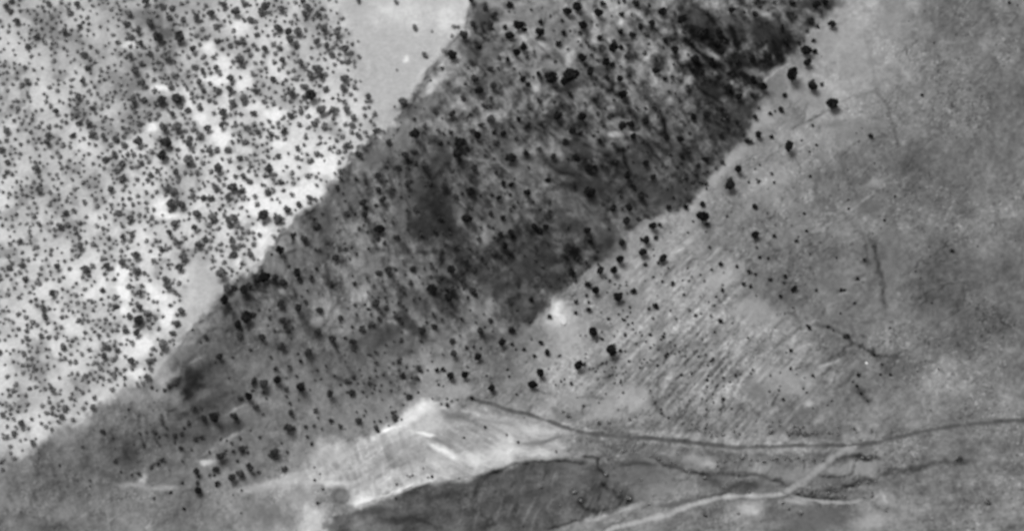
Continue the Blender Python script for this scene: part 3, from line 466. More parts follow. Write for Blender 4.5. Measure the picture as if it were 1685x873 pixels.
def hgt(u, v):
    i = int(np.clip(np.searchsorted(US, u) - 1, 0, len(US) - 2)); j = int(np.clip(np.searchsorted(VS, v) - 1, 0, len(VS) - 2))
    fu = (u - US[i]) / (US[i + 1] - US[i]); fv = (v - VS[j]) / (VS[j + 1] - VS[j])
    return float((H[j, i] * (1 - fu) + H[j, i + 1] * fu) * (1 - fv) + (H[j + 1, i] * (1 - fu) + H[j + 1, i + 1] * fu) * fv)

MPP = DIST / F        # metres per picture pixel across the view
print('metres per pixel', MPP)

# ------------------------------------------------------------------ dirt road and tracks: ribbons laid on the ground
def sample(G, u, v):
    i = int(np.clip(np.searchsorted(US, u), 0, len(US) - 1)); j = int(np.clip(np.searchsorted(VS, v), 0, len(VS) - 1))
    return G[j, i]
def ribbon(name, pts, width, mat, seed, lift=0.06, tone=120):
    tl = []
    P = np.array(pts, float)
    # Catmull-Rom through the points
    Q = np.vstack([2 * P[0] - P[1], P, 2 * P[-1] - P[-2]])
    out = []
    for i in range(1, len(Q) - 2):
        p0, p1, p2, p3 = Q[i - 1:i + 3]
        nst = max(2, int(np.hypot(*(p2 - p1)) / 1.5))
        for s in range(nst):
            t = s / nst
            out.append(0.5 * ((2 * p1) + (-p0 + p2) * t + (2 * p0 - 5 * p1 + 4 * p2 - p3) * t * t + (-p0 + 3 * p1 - 3 * p2 + p3) * t ** 3))
    out.append(P[-1]); out = np.array(out)
    tg = np.gradient(out, axis=0); tg /= np.linalg.norm(tg, axis=1)[:, None] + 1e-9
    nr = np.stack([-tg[:, 1], tg[:, 0]], -1)
    rs = np.random.RandomState(seed)
    s = np.arange(len(out), dtype=float)
    wob = [np.convolve(rs.randn(len(out) + 8), np.ones(9) / 9, 'valid')[:len(out)] for _ in range(2)]
    K = 7; vs = []; 
    taper = np.clip(np.minimum(s, s[::-1]) / 12.0, 0.25, 1)
    for i in range(len(out)):
        wl = -(0.5 * width * taper[i] * (1 + 0.55 * wob[0][i])); wr = 0.5 * width * taper[i] * (1 + 0.55 * wob[1][i])
        for k in range(K):
            a = wl + (wr - wl) * k / (K - 1)
            q = out[i] + nr[i] * a
            e = abs(2 * k / (K - 1) - 1)
            x, y, z = ray_point(q[0], q[1], hgt(q[0], q[1]) + lift * (1 - 0.6 * e ** 4))
            g = (1 - e ** 1.6) * min(1.0, 0.15 + s[i] / 14, 0.15 + s[-1 - i] / 14) * (0.85 + 0.5 * wob[0][i])
            tl.append(sample(T, q[0], q[1]) * (1 - g) + tone * g)
            vs.append((float(x), float(y), float(z)))
    fs = []
    for i in range(len(out) - 1):
        for k in range(K - 1):
            a = i * K + k
            fs.append((a, a + 1, a + K + 1, a + K))
    co_ = np.array(vs); fa = np.array(fs)
    A, Bq, Cq = co_[fa[:, 0]], co_[fa[:, 1]], co_[fa[:, 2]]
    nz = np.cross(Bq - A, Cq - A)[:, 2]
    fa[nz < 0] = fa[nz < 0][:, ::-1]
    me = grid_mesh(name, co_, fa); me.materials.append(mat)
    at = me.attributes.new('soil', 'FLOAT', 'POINT'); at.data.foreach_set('value', (lin(np.clip(tl, 30, 230)) * TONE_K).astype(np.float32))
    o = bpy.data.objects.new(name, me); COL.objects.link(o); o['kind'] = 'structure'
    return o
m_road = m_road2 = m_track = ground_material('packed_dirt', 'soil', amt=0.14, scale=0.4)
ribbon('dirt_track', [(770, 654), (808, 664), (836, 674), (867, 681), (905, 693), (939, 705), (973, 713), (1028, 718), (1097, 723), (1166, 731), (1225, 735), (1328, 732), (1390, 733), (1440, 728), (1472, 720), (1560, 702), (1700, 690), (1850, 690)], 9.5, m_track, 3, tone=80)
ribbon('dirt_road', [(1280, 813), (1298, 808), (1311, 799), (1348, 771), (1376, 748), (1400, 735), (1425, 729)], 14.0, m_road, 6, 0.06, 154)
ribbon('dirt_road', [(985, 880), (1010, 868), (1042, 860), (1097, 845), (1130, 833), (1166, 823), (1190, 817), (1242, 815), (1280, 813), (1300, 813)], 11.0, m_road, 4, 0.12, 176)
ribbon('dirt_road', [(1296, 812), (1320, 820), (1348, 824), (1397, 826), (1425, 820)], 8.0, m_road2, 5, 0.08, 156)

# ------------------------------------------------------------------ foliage prototypes
def foliage_material(name, val, amt=0.4):
    m, t, b = new_mat(name)
    N, L = t.nodes, t.links
    oi = N.new('ShaderNodeObjectInfo'); tc = N.new('ShaderNodeTexCoord')
    nz = N.new('ShaderNodeTexNoise'); nz.inputs['Scale'].default_value = 2.2; nz.inputs['Detail'].default_value = 3
    L.new(tc.outputs['Object'], nz.inputs['Vector'])
    mr = N.new('ShaderNodeMapRange'); mr.inputs['From Min'].default_value = .3; mr.inputs['From Max'].default_value = .7
    mr.inputs['To Min'].default_value = val * (1 - amt); mr.inputs['To Max'].default_value = val * (1 + amt)
    L.new(nz.outputs['Fac'], mr.inputs['Value'])
    mr2 = N.new('ShaderNodeMapRange'); mr2.inputs['To Min'].default_value = 0.7; mr2.inputs['To Max'].default_value = 1.35
    L.new(oi.outputs['Random'], mr2.inputs['Value'])
    mu = N.new('ShaderNodeMath'); mu.operation = 'MULTIPLY'
    L.new(mr.outputs[0], mu.inputs[0]); L.new(mr2.outputs[0], mu.inputs[1])
    L.new(mu.outputs[0], b.inputs['Base Color'])
    b.inputs['Roughness'].default_value = 0.9; b.inputs['Specular IOR Level'].default_value = 0.15
    return m
M_BLACK = foliage_material('near_black_evergreen', 0.013)
M_DARK = foliage_material('dark_evergreen', 0.042)
M_GREY = foliage_material('grey_dry_foliage', 0.165)
M_MID = foliage_material('grey_evergreen', 0.115)
m_bark, _t, _b = new_mat('bark'); _b.inputs['Base Color'].default_value = (.06, .06, .06, 1); _b.inputs['Roughness'].default_value = .95

def crown_arrays(seed, nleaf, flat=0.85, leaf=0.2, lobes=6):
    """leaf clumps through a lumpy crown of radius 1 centred on the origin"""
    rs = np.random.RandomState(seed)
    dirs = rs.randn(lobes, 3); dirs[:, 2] = np.abs(dirs[:, 2]) * 0.6; dirs /= np.linalg.norm(dirs, axis=1)[:, None]
    cents = dirs * rs.uniform(0.35, 0.66, (lobes, 1)); cents[0] = 0
    rads = rs.uniform(0.30, 0.52, lobes); rads[0] = 0.74
    vs = []; fs = []
    for i in range(nleaf):
        L = rs.randint(lobes) if rs.rand() > 0.3 else 0
        p = rs.randn(3); p /= np.linalg.norm(p)
        p = cents[L] + p * rads[L] * rs.rand() ** 0.42
        p[2] *= flat
        nrm = rs.randn(3) + np.array([0, 0, 0.6]); nrm /= np.linalg.norm(nrm)
        t1 = np.cross(nrm, rs.randn(3)); t1 /= np.linalg.norm(t1) + 1e-9
        t2 = np.cross(nrm, t1)
        s1 = leaf * rs.uniform(0.6, 1.3); s2 = leaf * rs.uniform(0.5, 1.0)
        b = len(vs)
        vs += [p - t1 * s1, p + t2 * s2 * 0.8 - nrm * s1 * 0.15, p + t1 * s1, p - t2 * s2 - nrm * s1 * 0.1]
        fs.append((b, b + 1, b + 2, b + 3))
    return np.array(vs), fs

def mesh_from(name, vs, fs, mat):
    me = bpy.data.meshes.new(name)
    me.from_pydata([tuple(map(float, p)) for p in vs], [], fs); me.materials.append(mat); me.update()
    return me

def trunk_mesh(seed):
    """tapered trunk with three limbs reaching into a crown of radius 1 centred at z = 1.15"""
    rs = np.random.RandomState(seed); vs = []; fs = []
    def limb(p0, p1, r0, r1, k=6):
        b = len(vs); p0 = np.array(p0, float); p1 = np.array(p1, float)
        ax = (p1 - p0) / np.linalg.norm(p1 - p0); a = np.cross(ax, [0.3, 1, 0.1]); a /= np.linalg.norm(a); c = np.cross(ax, a)
        mid = (p0 + p1) / 2 + rs.randn(3) * 0.04
        for q, rr in ((p0, r0), (mid, (r0 + r1) / 2), (p1, r1)):
            for i in range(k):
                an = 2 * math.pi * i / k; vs.append(q + (a * math.cos(an) + c * math.sin(an)) * rr)
        for s in range(2):
            for i in range(k):
                fs.append((b + s * k + i, b + s * k + (i + 1) % k, b + (s + 1) * k + (i + 1) % k, b + (s + 1) * k + i))
    limb((0, 0, -0.4), (0.03, 0.02, 0.7), 0.13, 0.085)
    for i in range(3):
        a = i * 2.1 + rs.rand()
        limb((0.03, 0.02, 0.55), (0.5 * math.cos(a), 0.5 * math.sin(a), 1.15 + rs.rand() * 0.3), 0.07, 0.025)
    return vs, fs

CROWNS = {}
for mk, mat in (('b', M_BLACK), ('d', M_DARK), ('g', M_GREY), ('m', M_MID)):
    CROWNS[mk] = []
    for s in range(5):
        vs, fs = crown_arrays(100 + s, 620, 0.9, 0.19, 7)
        CROWNS[mk].append(mesh_from('crown', vs + np.array([0, 0, 1.15]), fs, mat))
tv, tf = trunk_mesh(5)
TRUNK = mesh_from('trunk', tv, tf, m_bark)
SHRUBS = {}
for mk, mat in (('b', M_BLACK), ('d', M_DARK), ('g', M_GREY), ('m', M_MID)):
    SHRUBS[mk] = []
    for s in range(5):
        vs, fs = crown_arrays(200 + s, 130, 0.8, 0.24, 5)
        SHRUBS[mk].append(mesh_from('shrub', vs + np.array([0, 0, 0.55]), fs, mat))

# ------------------------------------------------------------------ where every tree and shrub stands (read off the photograph, then set on the ground)
SPOT = {
1: "130 10 18;50 68 18;38 117 16;92 150 18;62 182 14;148 115 24;192 185 26;290 180 30;240 85 16;252 40 14;205 35 16;302 20 12;305 95 14;375 85 20;440 68 20;415 30 12;465 130 14;555 60 22;505 25 18;605 25 14;700 40 24;680 65 16;780 45 18;890 70 18;900 35 20;880 5 14;955 70 16;760 135 20;812 158 22;858 155 20;815 195 20;845 212 18;945 205 18;740 212 13;770 230 15;698 235 17;595 200 16;660 170 14;630 100 16;600 95 12;650 100 12;352 240 18;230 275 22;185 295 13;75 340 22;112 402 22;362 325 15;402 345 16;268 360 15;328 362 12;382 395 18;463 325 18;483 352 12;580 293 22;535 377 18;405 437 14;478 438 16;530 430 18;545 492 17;248 420 16;173 433 13;70 480 22;120 482 14;205 480 26;275 475 26;330 530 14;387 520 16;255 545 18;500 540 22;455 543 11;95 593 15;215 615 22;278 610 24;350 620 13;425 615 20;492 602 18;392 652 16;95 680 22;230 688 26;335 690 22;155 730 13;208 750 25;105 782 14;332 765 24;435 722 18;467 718 14;522 718 15;475 810 24;275 828 20;375 828 14;595 845 16;643 545 16;665 630 16;730 645 14;790 635 16;825 560 14;920 460 28;825 450 18;885 468 14;785 290 18;740 385 14;870 300 18;942 330 18;915 360 20;885 418 16;655 440 16;595 470 20;695 485 13;760 748 14;720 815 22;855 712 14;915 768 14;635 795 13;870 535 14;935 595 16;900 842 13;775 873 14;945 735 14;345 445 12;150 260 14;410 270 12;455 275 12;615 240 12;645 215 12;565 205 14;530 220 14;470 195 14;370 170 12;415 180 13;550 150 11;505 100 9;290 335 9;195 370 9;235 372 9;165 385 11;215 375 8;315 405 10;190 550 12;140 545 13;50 560 11;20 610 12;20 655 12;25 700 14;70 740 13;38 740 12;15 785 16;60 800 11;150 840 14;85 858 11;20 850 14;180 820 12;315 830 12;345 832 12;400 720 11;400 780 12;440 822 12;530 768 12;560 845 12;580 760 14;575 800 12;620 820 10;690 770 11;600 680 14;575 640 12;545 680 11;610 615 15;585 548 11;560 600 11;640 600 11;720 580 11;760 590 11;850 755 12;800 800 9;830 830 11;860 800 9;950 690 9;890 660 12;860 600 13;905 560 12;740 495 12;790 470 13;850 375 13;835 340 11;740 300 12;700 330 10;685 300 10;640 350 13;650 300 10;630 265 12;580 370 9;545 300 12;600 500 10;690 410 10;720 420 9;795 385 10;345 470 10;360 490 9;430 480 12;460 488 12;400 465 10;385 500 8;340 660 14;300 655 10;280 715 12;270 780 10;360 590 11;300 545 10",
2: "40 70 24;52 143 20;112 160 20;15 203 18;108 208 12;62 225 18;150 240 22;88 268 15;183 212 10;55 283 9;12 330 16;35 363 20;145 380 20;140 422 18;195 420 13;57 430 14;262 467 18;5 460 16;150 487 13;160 527 18;95 530 20;38 535 20;190 568 16;50 608 16;153 598 11;290 546 12;180 636 12;214 650 14;135 657 12;155 703 16;120 730 12;213 2 14;397 10 12;485 135 14;567 150 6;533 265 14;398 335 6;215 742 16;270 580 9;15 740 12;40 745 9;75 710 11;35 685 7;55 685 7;10 590 12;25 830 6;50 770 6;175 680 7;198 480 9;160 430 10;387 510 6;562 385 6;"
   "300 628 15;358 684 15;425 488 20;490 648 26;580 535 16;663 545 18;667 268 22;722 175 20;668 130 11;690 130 8;665 172 10;762 118 18;863 78 18;822 40 14;845 120 20;755 2 18;940 25 16;915 130 14;937 172 20;790 220 16;843 332 16;890 280 12;930 287 14;885 327 8;770 382 20;613 327 12;715 472 16;860 415 18;625 245 12;790 435 22;850 575 20;820 505 16;865 635 14;908 640 14;875 680 15;785 655 22;760 630 14;945 755 24;768 805 20;870 825 13;697 685 26;603 683 14;645 683 11;690 740 28;485 780 13;440 745 20;480 725 16;405 805 16;310 845 18;452 798 10;595 625 10;660 635 13;530 795 20;200 855 12;605 820 12;660 820 12;350 800 10;465 865 10;850 470 11;800 600 14;730 735 12;865 760 6;750 545 8;540 800 10;710 545 6;480 570 10;725 400 8;840 700 8;620 640 8",
3: "50 130 24;75 145 14;155 160 24;155 108 14;267 160 15;242 210 15;38 258 22;75 230 20;75 210 12;285 55 22;335 35 28;360 125 26;437 182 16;545 72 14;615 18 17;430 65 24;740 60 22;830 103 24;635 128 16;540 155 16;592 167 17;690 115 18;660 165 13;655 257 12;505 235 26;540 228 14;410 232 10;568 270 13;355 280 20;397 267 12;470 300 24;500 310 14;395 348 22;300 365 34;270 390 24;215 378 30;185 360 16;145 355 15;475 375 14;420 378 11;535 380 18;705 342 18;800 240 20;797 272 13;900 283 18;752 195 16;708 280 10;750 375 14;785 368 12;828 385 8;885 340 16;930 345 14;545 462 24;820 475 11;235 560 24;355 565 22;300 455 14;100 510 13;430 505 11;310 625 20;345 640 14;460 600 12;545 607 24;590 600 18;600 655 18;440 675 14;502 690 13;408 648 10;275 680 15;660 580 20;760 660 18;825 668 18;888 565 18;950 548 18;868 637 9;715 700 12;945 765 15;908 790 13;662 785 18;695 848 16;325 752 16;285 760 9;215 748 16;85 735 16;20 752 22;385 802 22;415 800 14;575 845 20;955 820 10;150 710 10;190 862 14;840 155 12;920 160 30;950 175 20;795 310 8;590 70 7;112 48 8;15 20 14;5 170 12;345 160 12;95 403 14;70 378 14;380 205 10;350 215 8;385 220 8;430 290 9;285 235 7;225 295 10;540 320 8;370 310 8;620 520 12;490 545 12;700 520 12;660 520 9;430 545 12;410 400 8;600 395 10;770 440 8;800 450 8;150 480 13;220 490 10;255 500 9;445 410 8;120 370 7;455 20 16;555 5 12;260 100 10;510 480 9;480 560 10;445 580 9;865 720 8;780 740 10;830 745 14;740 790 12;705 800 8;760 800 8;895 830 8;30 855 6;100 800 8;40 660 12;20 600 8;465 520 7;790 125 10;950 600 10;940 830 8;335 200 6;860 260 8;745 230 8;800 60 10;670 210 8;530 10 10;865 415 9",
4: "138 52 18;252 70 16;345 12 12;275 35 12;250 15 10;545 25 22;520 100 16;620 118 18;552 130 10;498 150 12;530 195 12;492 246 22;537 247 14;502 305 17;427 370 32;522 417 25;572 403 11;623 503 26;240 378 18;290 418 23;172 467 18;240 460 16;392 455 14;376 528 16;325 545 11;345 533 7;268 515 9;252 560 15;22 548 18;165 585 14;266 645 18;222 675 16;190 645 10;328 655 13;411 710 23;527 600 9;805 650 14;545 695 8;475 672 6;512 727 6;515 845 9;170 812 20;96 778 13;15 765 18;25 820 12;330 830 9;275 790 6;252 807 5;137 855 9;220 872 7;270 865 8;380 135 14;400 200 24;460 205 12;240 285 22;75 158 18;40 185 18;45 300 20;75 210 16;15 155 20;125 425 20;90 250 18;355 265 20;170 300 16;320 268 14;10 375 10;430 15 16;585 15 18;290 10 9;65 730 8;120 560 8;95 570 12;60 510 10;15 600 8;60 680 6;300 185 10;20 60 12;200 60 7;410 220 12;66 805 8",
5: "265 70 18;235 65 16;252 135 22;300 140 20;370 180 20;362 250 17;265 230 18;240 272 18;55 200 18;100 183 12;153 200 12;18 237 11;20 290 17;62 280 15;273 318 14;380 328 20;410 303 16;435 308 12;310 387 20;293 435 20;492 467 24;85 378 22;163 408 13;203 352 14;235 420 10;450 402 13;520 533 22;550 530 14;505 597 22;600 548 22;620 520 14;695 488 28;660 490 14;745 487 18;855 468 22;865 500 14;785 510 18;775 605 18;857 635 20;920 490 14;235 525 20;220 490 14;268 558 12;297 645 18;278 705 16;255 752 14;208 803 23;98 628 18;135 655 16;95 690 26;50 672 16;85 750 18;65 797 13;175 675 12;30 740 14;428 237 13;470 250 12;450 200 20;520 210 16;553 205 20;560 240 13;530 235 14;465 62 16;440 105 15;405 108 14;355 95 14;540 58 22;520 100 18;585 75 14;580 150 10;650 100 12;740 68 12;785 68 10;828 90 12;910 103 14;695 185 26;765 205 20;805 160 18;860 138 14;732 112 8;745 33 11;780 25 12;480 325 12;465 350 10;575 292 13;550 375 15;545 340 14;628 375 16;590 415 12;612 450 8;645 325 12;615 265 12;400 30 8;130 155 10;95 128 9;940 235 20;935 205 14;890 305 18;770 358 22;830 285 14;610 675 28;570 710 22;635 660 14;575 760 16;685 775 18;415 768 14;535 632 9;780 815 18;950 745 18;905 845 20;895 600 12;722 675 9;785 690 14;480 865 18;630 830 8;180 220 10;215 218 9;148 358 9;175 310 11;10 20 14;30 45 10;70 40 7;140 20 12;50 105 11;15 110 9;160 95 9;130 125 10;385 60 10;350 65 12;480 15 12;595 5 12;685 40 9;700 45 8;660 135 12;758 110 7;830 35 11;770 125 7;480 155 10;620 190 8;230 40 10;560 60 12;590 110 12;435 190 10;410 200 7;600 330 8;640 270 9;575 330 12;600 370 8;90 460 16;120 465 10;145 498 9;55 470 9;140 585 8;165 600 9;185 600 8;60 610 10;70 640 10;245 615 10;40 780 7;5 800 9;100 560 18;225 350 11;245 340 9;330 500 5;565 495 6;310 210 6;390 270 0;650 660 9;670 640 8;240 790 8;900 545 7;945 440 10;940 350 8;815 430 9;840 275 9;720 640 7;745 735 7;765 820 10;830 720 7;680 450 10",
6: "113 55 14;238 130 18;245 187 18;318 255 22;310 300 14;330 115 18;300 138 12;310 65 16;305 8 14;10 235 18;160 178 14;397 290 14;340 320 12;30 353 9;630 50 20;680 103 15;560 35 16;755 75 22;848 182 15;905 200 15;945 270 18;918 340 18;910 40 16;945 42 14;885 105 15;855 90 12;752 152 12;730 205 22;800 245 9;840 240 11;790 300 13;895 275 14;578 262 15;605 205 15;520 280 12;682 340 16;628 325 9;310 463 16;360 450 18;475 445 16;395 448 9;258 485 9;467 510 13;430 543 13;385 440 8;565 435 10;558 478 9;608 483 8;658 450 22;712 498 20;568 535 26;760 550 18;650 580 24;635 540 14;560 420 9;300 610 18;348 630 13;342 580 8;310 580 8;410 607 13;400 670 16;265 635 10;208 663 9;200 615 10;318 680 13;280 705 16;230 728 16;187 720 9;35 738 24;92 780 18;190 795 17;190 825 12;198 515 14;302 843 10;420 785 13;515 788 9;580 722 16;573 655 9;615 682 8;710 682 11;848 692 14;800 742 18;662 788 15;673 852 18;732 815 9;765 815 8;900 800 18;950 738 16;790 865 18;345 803 7;520 745 20;130 680 14;30 640 16;105 390 18;155 350 12;490 160 16;450 45 18;730 400 12;765 440 16;775 570 13;215 250 9;340 210 8;380 220 10;255 265 8;620 270 8;650 270 8;630 285 7;450 160 8;350 20 8;265 345 9;205 370 9;180 340 8;275 660 8;325 655 6;280 575 6;350 600 6;430 620 6;385 650 7;445 640 7;480 590 6;530 440 7;505 480 6;610 540 9;600 500 8;590 450 7;540 700 8;420 700 8;265 720 8;150 770 9;260 850 6;385 790 6;440 470 6;405 500 5;330 500 5;290 520 6;340 540 7;740 340 9;800 90 8;800 200 8;860 250 8;870 370 8;40 180 10;150 120 8;200 180 10;380 60 10;420 100 9;110 200 7;240 235 7;150 320 6;90 320 6;750 640 6;740 580 9;720 540 7;690 530 7;820 720 7;860 740 6;620 850 6;700 760 6",
7: "95 82 18;18 45 13;12 88 10;190 20 14;395 85 26;635 95 20;570 5 22;695 5 18;502 155 20;580 155 18;545 155 10;565 215 20;770 150 14;850 148 14;540 95 10;625 205 12;930 135 14;932 202 28;955 230 12;885 215 7;692 243 18;727 233 12;705 293 12;662 310 18;640 300 10;543 317 17;643 368 18;740 395 18;718 415 9;656 424 12;535 403 18;507 455 20;440 457 18;383 517 16;420 549 17;376 570 9;527 582 23;602 550 14;380 260 18;391 311 14;123 240 18;180 248 18;152 258 14;287 242 8;270 352 8;376 415 13;430 355 8;305 460 16;12 275 18;385 638 14;387 603 8;327 600 12;325 652 10;446 650 5;478 680 9;405 752 21;448 775 9;450 745 6;495 838 26;537 832 10;562 840 5;705 620 16;675 632 9;695 680 7;583 625 7;786 515 12;738 502 8;697 483 7;767 437 6;840 566 8;897 665 9;922 655 6;870 643 6;778 643 6;806 683 6;557 688 9;597 702 7;575 708 6;598 730 6;560 757 10;508 765 6;530 660 6;158 793 13;25 738 18;75 828 10;113 777 6;128 860 10;187 845 16;200 672 12;38 828 6;18 805 10;110 590 14;740 765 9;750 750 6;730 780 6;800 808 6;680 755 9;640 760 6;613 800 6;697 805 5;682 818 6;760 850 9;535 520 6;568 520 6;510 515 6;565 505 5;485 500 8;470 487 5;860 270 6;835 497 5;865 500 6;915 25 8;850 5 8;25 140 10;10 160 9;45 125 7;120 125 8;200 120 8;205 165 9;455 130 9;600 50 14;580 130 9;430 420 7;140 370 8;130 400 8;160 430 10;240 485 6;200 520 7;320 500 10;290 440 8;700 380 5;695 350 5;550 640 5;570 670 6;545 680 5;585 650 5;630 745 5;775 790 5;720 830 5;660 790 6;610 750 5;525 740 4;530 535 5;570 560 5;545 560 6;715 570 4;880 30 8;830 20 9;850 60 8;790 100 10;760 60 8;100 690 9;40 640 9;370 760 5;345 760 5;425 790 5;490 700 4;920 470 6;940 500 6;880 480 5;860 440 5;890 20 8;930 30 8;950 60 6;660 90 9;480 250 8;250 855 5;850 860 6;910 860 6;800 850 5;930 780 5;370 850 5",
8: "133 42 25;138 8 10;8 205 23;22 228 14;5 138 14;250 148 14;220 28 9;270 25 10;341 30 8;120 192 7;485 177 8;498 260 9;251 284 19;345 287 11;450 308 11;513 368 6;258 341 7;36 340 8;275 387 10;315 392 8;87 418 13;165 432 10;42 447 7;225 457 13;252 468 9;320 492 11;395 480 11;228 525 11;195 517 12;97 542 11;66 577 7;54 617 6;85 690 14;438 542 16;372 573 11;216 771 6;425 832 10;510 5 9;660 545 10;740 490 10;510 725 12;600 720 9;690 762 13;775 400 10;15 35 12;700 155 7;390 510 6;545 545 8;897 725 6;460 290 5;465 190 4;260 15 5;140 170 4;870 210 8;920 95 7;725 605 8;660 655 6;265 30 6;95 520 6;30 600 5;40 665 6;60 745 7;680 545 8;680 770 8;500 715 7",
9: "60 62 18;150 65 16;483 52 18;97 137 6;358 285 14;405 335 18;457 335 24;335 357 12;557 330 18;297 410 11;298 478 13;268 445 8;620 232 22;580 235 14;655 278 14;692 170 20;645 160 16;758 152 22;752 95 13;820 90 12;868 185 24;905 22 22;822 310 16;812 382 20;835 380 12;895 373 10;932 367 9;673 425 8;745 503 18;720 508 11;805 493 8;587 482 18;615 495 8;488 518 20;463 577 15;433 492 8;625 573 20;583 600 18;542 620 20;670 590 10;790 572 14;373 592 17;373 640 11;380 682 17;470 640 13;302 642 8;587 677 6;302 535 7;98 598 10;155 570 10;212 532 13;185 548 12;540 450 8;400 423 12;362 435 12;485 433 7;345 483 6;818 262 9;802 193 12;940 297 13;780 0 16;630 10 10;545 42 7;920 455 10;900 422 8;565 537 9;430 605 7;158 185 9;165 398 12;103 408 9;170 715 7;310 765 9;248 685 7;935 628 7;935 568 5;585 785 5;60 100 9;150 95 12;30 40 9;380 610 8;580 240 8;705 240 6;630 390 5;545 490 9;580 430 9;455 605 7;465 655 8;610 470 7;850 130 8;870 60 10;640 200 8;690 210 8;725 40 8;240 690 5;545 700 4;60 605 8;10 590 6;220 410 7;120 460 9;130 400 6;240 180 10;270 170 10;215 200 10;180 200 6;525 140 5;950 740 8",
10: "673 30 19;797 60 27;655 135 18;725 133 17;622 103 13;588 103 12;853 192 17;425 130 16;457 231 15;490 140 12;409 60 11;304 70 11;303 20 9;268 168 13;290 175 8;235 205 9;185 212 16;158 207 8;78 220 18;377 305 11;392 333 16;300 377 14;318 345 8;217 350 16;195 5 12;640 270 11;597 173 7;502 210 7;335 125 7;297 103 6;325 175 6;365 160 6;280 212 6;317 203 6;250 298 6;205 300 6;820 377 8;720 427 6;925 413 6;730 0 7;567 611 8;547 617 5;475 605 6;462 612 5;450 608 4;397 650 6;525 572 5;32 600 5;5 625 6;45 672 6;395 715 6;760 240 12;828 130 6;935 135 7;930 100 7;160 155 14;190 138 12;445 90 6;545 103 6;5 290 10;5 368 8;125 372 12;430 270 6;310 395 8;410 100 6;360 90 5;480 85 5;500 60 4;230 130 5;210 165 6;240 165 5;270 140 6;290 190 6;300 130 6;255 230 5;330 245 5;370 280 5;350 330 5;420 340 6;395 300 6;470 140 7;505 145 7;620 180 5;590 155 5;640 240 6;660 250 6;610 265 6;690 245 5;570 240 5;380 70 6;420 50 6;150 60 5;60 80 8;100 130 8;180 160 8;20 330 6;800 0 6;470 10 5;270 30 7;340 20 5;560 20 4;240 320 6;290 350 6;360 370 5;150 30 5",
11: "495 15 25;537 10 10;337 82 23;363 75 10;155 124 20;116 177 19;128 40 11;187 20 15;303 165 10;255 155 7;268 148 6;42 220 7;75 8 10;243 35 6;578 60 7;715 80 8;755 35 9;910 42 8;960 130 6;828 127 8;877 118 7;735 305 10;765 327 9;548 490 9;550 210 6;540 160 7;510 165 6;498 90 5;420 110 6;390 97 5;360 275 7;430 350 12;290 320 13;265 300 9;480 350 9;50 448 7;232 492 7;943 615 9;940 790 14;470 600 11;575 715 12;320 685 11;347 728 9;565 112 5;487 130 5;516 90 5;550 118 4;470 75 5;580 340 9;610 325 7;675 745 6;650 50 5;680 55 5;430 145 5;500 125 5;520 130 4;450 70 6;470 62 6;405 95 5;430 95 4;540 150 4;545 175 4;630 90 5;640 70 5;665 65 5;560 10 5;370 45 4;500 375 4;730 290 6;745 320 7;705 260 5;640 360 5;700 388 5;680 200 5;780 20 5;820 15 6;895 375 9;880 360 7;915 390 7;940 400 7;950 360 7;870 385 6;905 10 5;720 530 6;850 580 9;870 590 8;780 545 6;810 500 6;635 625 6;390 670 5;250 750 5;160 660 6;950 250 5;870 250 5;930 240 5;800 550 6;740 540 5;680 515 5;600 490 5;560 490 5",
12: "425 10 9;325 130 6;365 200 7;385 245 9;420 95 9;323 395 14;318 370 10;370 345 9;410 405 12;460 390 16;490 405 14;440 370 10;520 400 9;600 400 9;645 400 7;720 380 11;810 392 10;650 375 6;98 240 10;530 130 9;850 125 7;320 205 6;137 287 6;190 525 14;190 505 8;110 540 12;70 560 7;235 540 12;300 535 12;360 525 12;405 515 9;430 525 12;460 525 10;520 535 12;570 535 10;465 785 12;20 790 12;172 788 7;410 763 9;385 735 9;810 705 9;770 707 8;95 410 10;40 410 12;10 375 10;745 125 11;20 150 9;50 50 8;30 130 8;280 825 5;160 130 9;255 345 6;175 410 8;65 412 8;150 395 8;165 370 7;330 350 7;370 365 7;400 390 8;430 395 9;480 375 8;505 410 8;450 410 9;545 400 6;620 405 6;650 410 6;735 400 6;125 545 7;150 540 7;260 535 8;280 540 7;330 530 8;390 530 7;490 530 8;545 540 8;205 500 6;95 665 6;60 545 6;225 685 10;85 570 5;10 405 6;25 80 6;20 180 6;70 175 6;100 140 6;130 160 6;230 120 6;240 100 6;40 60 7;15 30 6;20 290 7;50 255 5;10 320 6;50 220 5;100 180 5;480 190 6;500 210 6;600 270 5;620 250 5;790 250 6;760 215 8;740 180 8;820 30 8;860 75 6;900 125 8;370 180 4;400 20 5;815 690 6;680 705 6;790 640 6;750 645 7;830 635 6;600 690 7;640 680 6;760 520 9;790 515 9;820 525 8;730 520 8;880 775 6",
}
# thin procedural scatter where the photo shows the same shrubs too densely to read one by one
spots = []        # (u, v, r, zone)
def zone_of(u, v):
    i = int(np.clip(np.searchsorted(US, u), 0, len(US) - 1)); j = int(np.clip(np.searchsorted(VS, v), 0, len(VS) - 1))
    if W_A[j, i] > 0.5: return 'A'
    if W_C[j, i] > 0.5: return 'C'
    return 'D'
for t, s in SPOT.items():
    ox, oy = TILE[t]
    for e in s.split(';'):
        if not e.strip(): continue
        x, y, r = map(float, e.split())
        if r <= 0: continue
        u, v, rr = ox + x * KT, oy + y * KT, r * KT
        if t == 12 and 490 < y < 550: u += random.uniform(-4, 4); v += random.uniform(-3, 3); rr *= random.uniform(0.6, 1.0)
        if any((u - a) ** 2 + (v - b) ** 2 < (0.45 * (rr + c)) ** 2 for a, b, c, _ in spots): continue
        spots.append((u, v, rr, zone_of(u, v)))
n_hand = len(spots)
cell = {}
def put(u, v): cell.setdefault((int(u // 12), int(v // 12)), []).append((u, v))
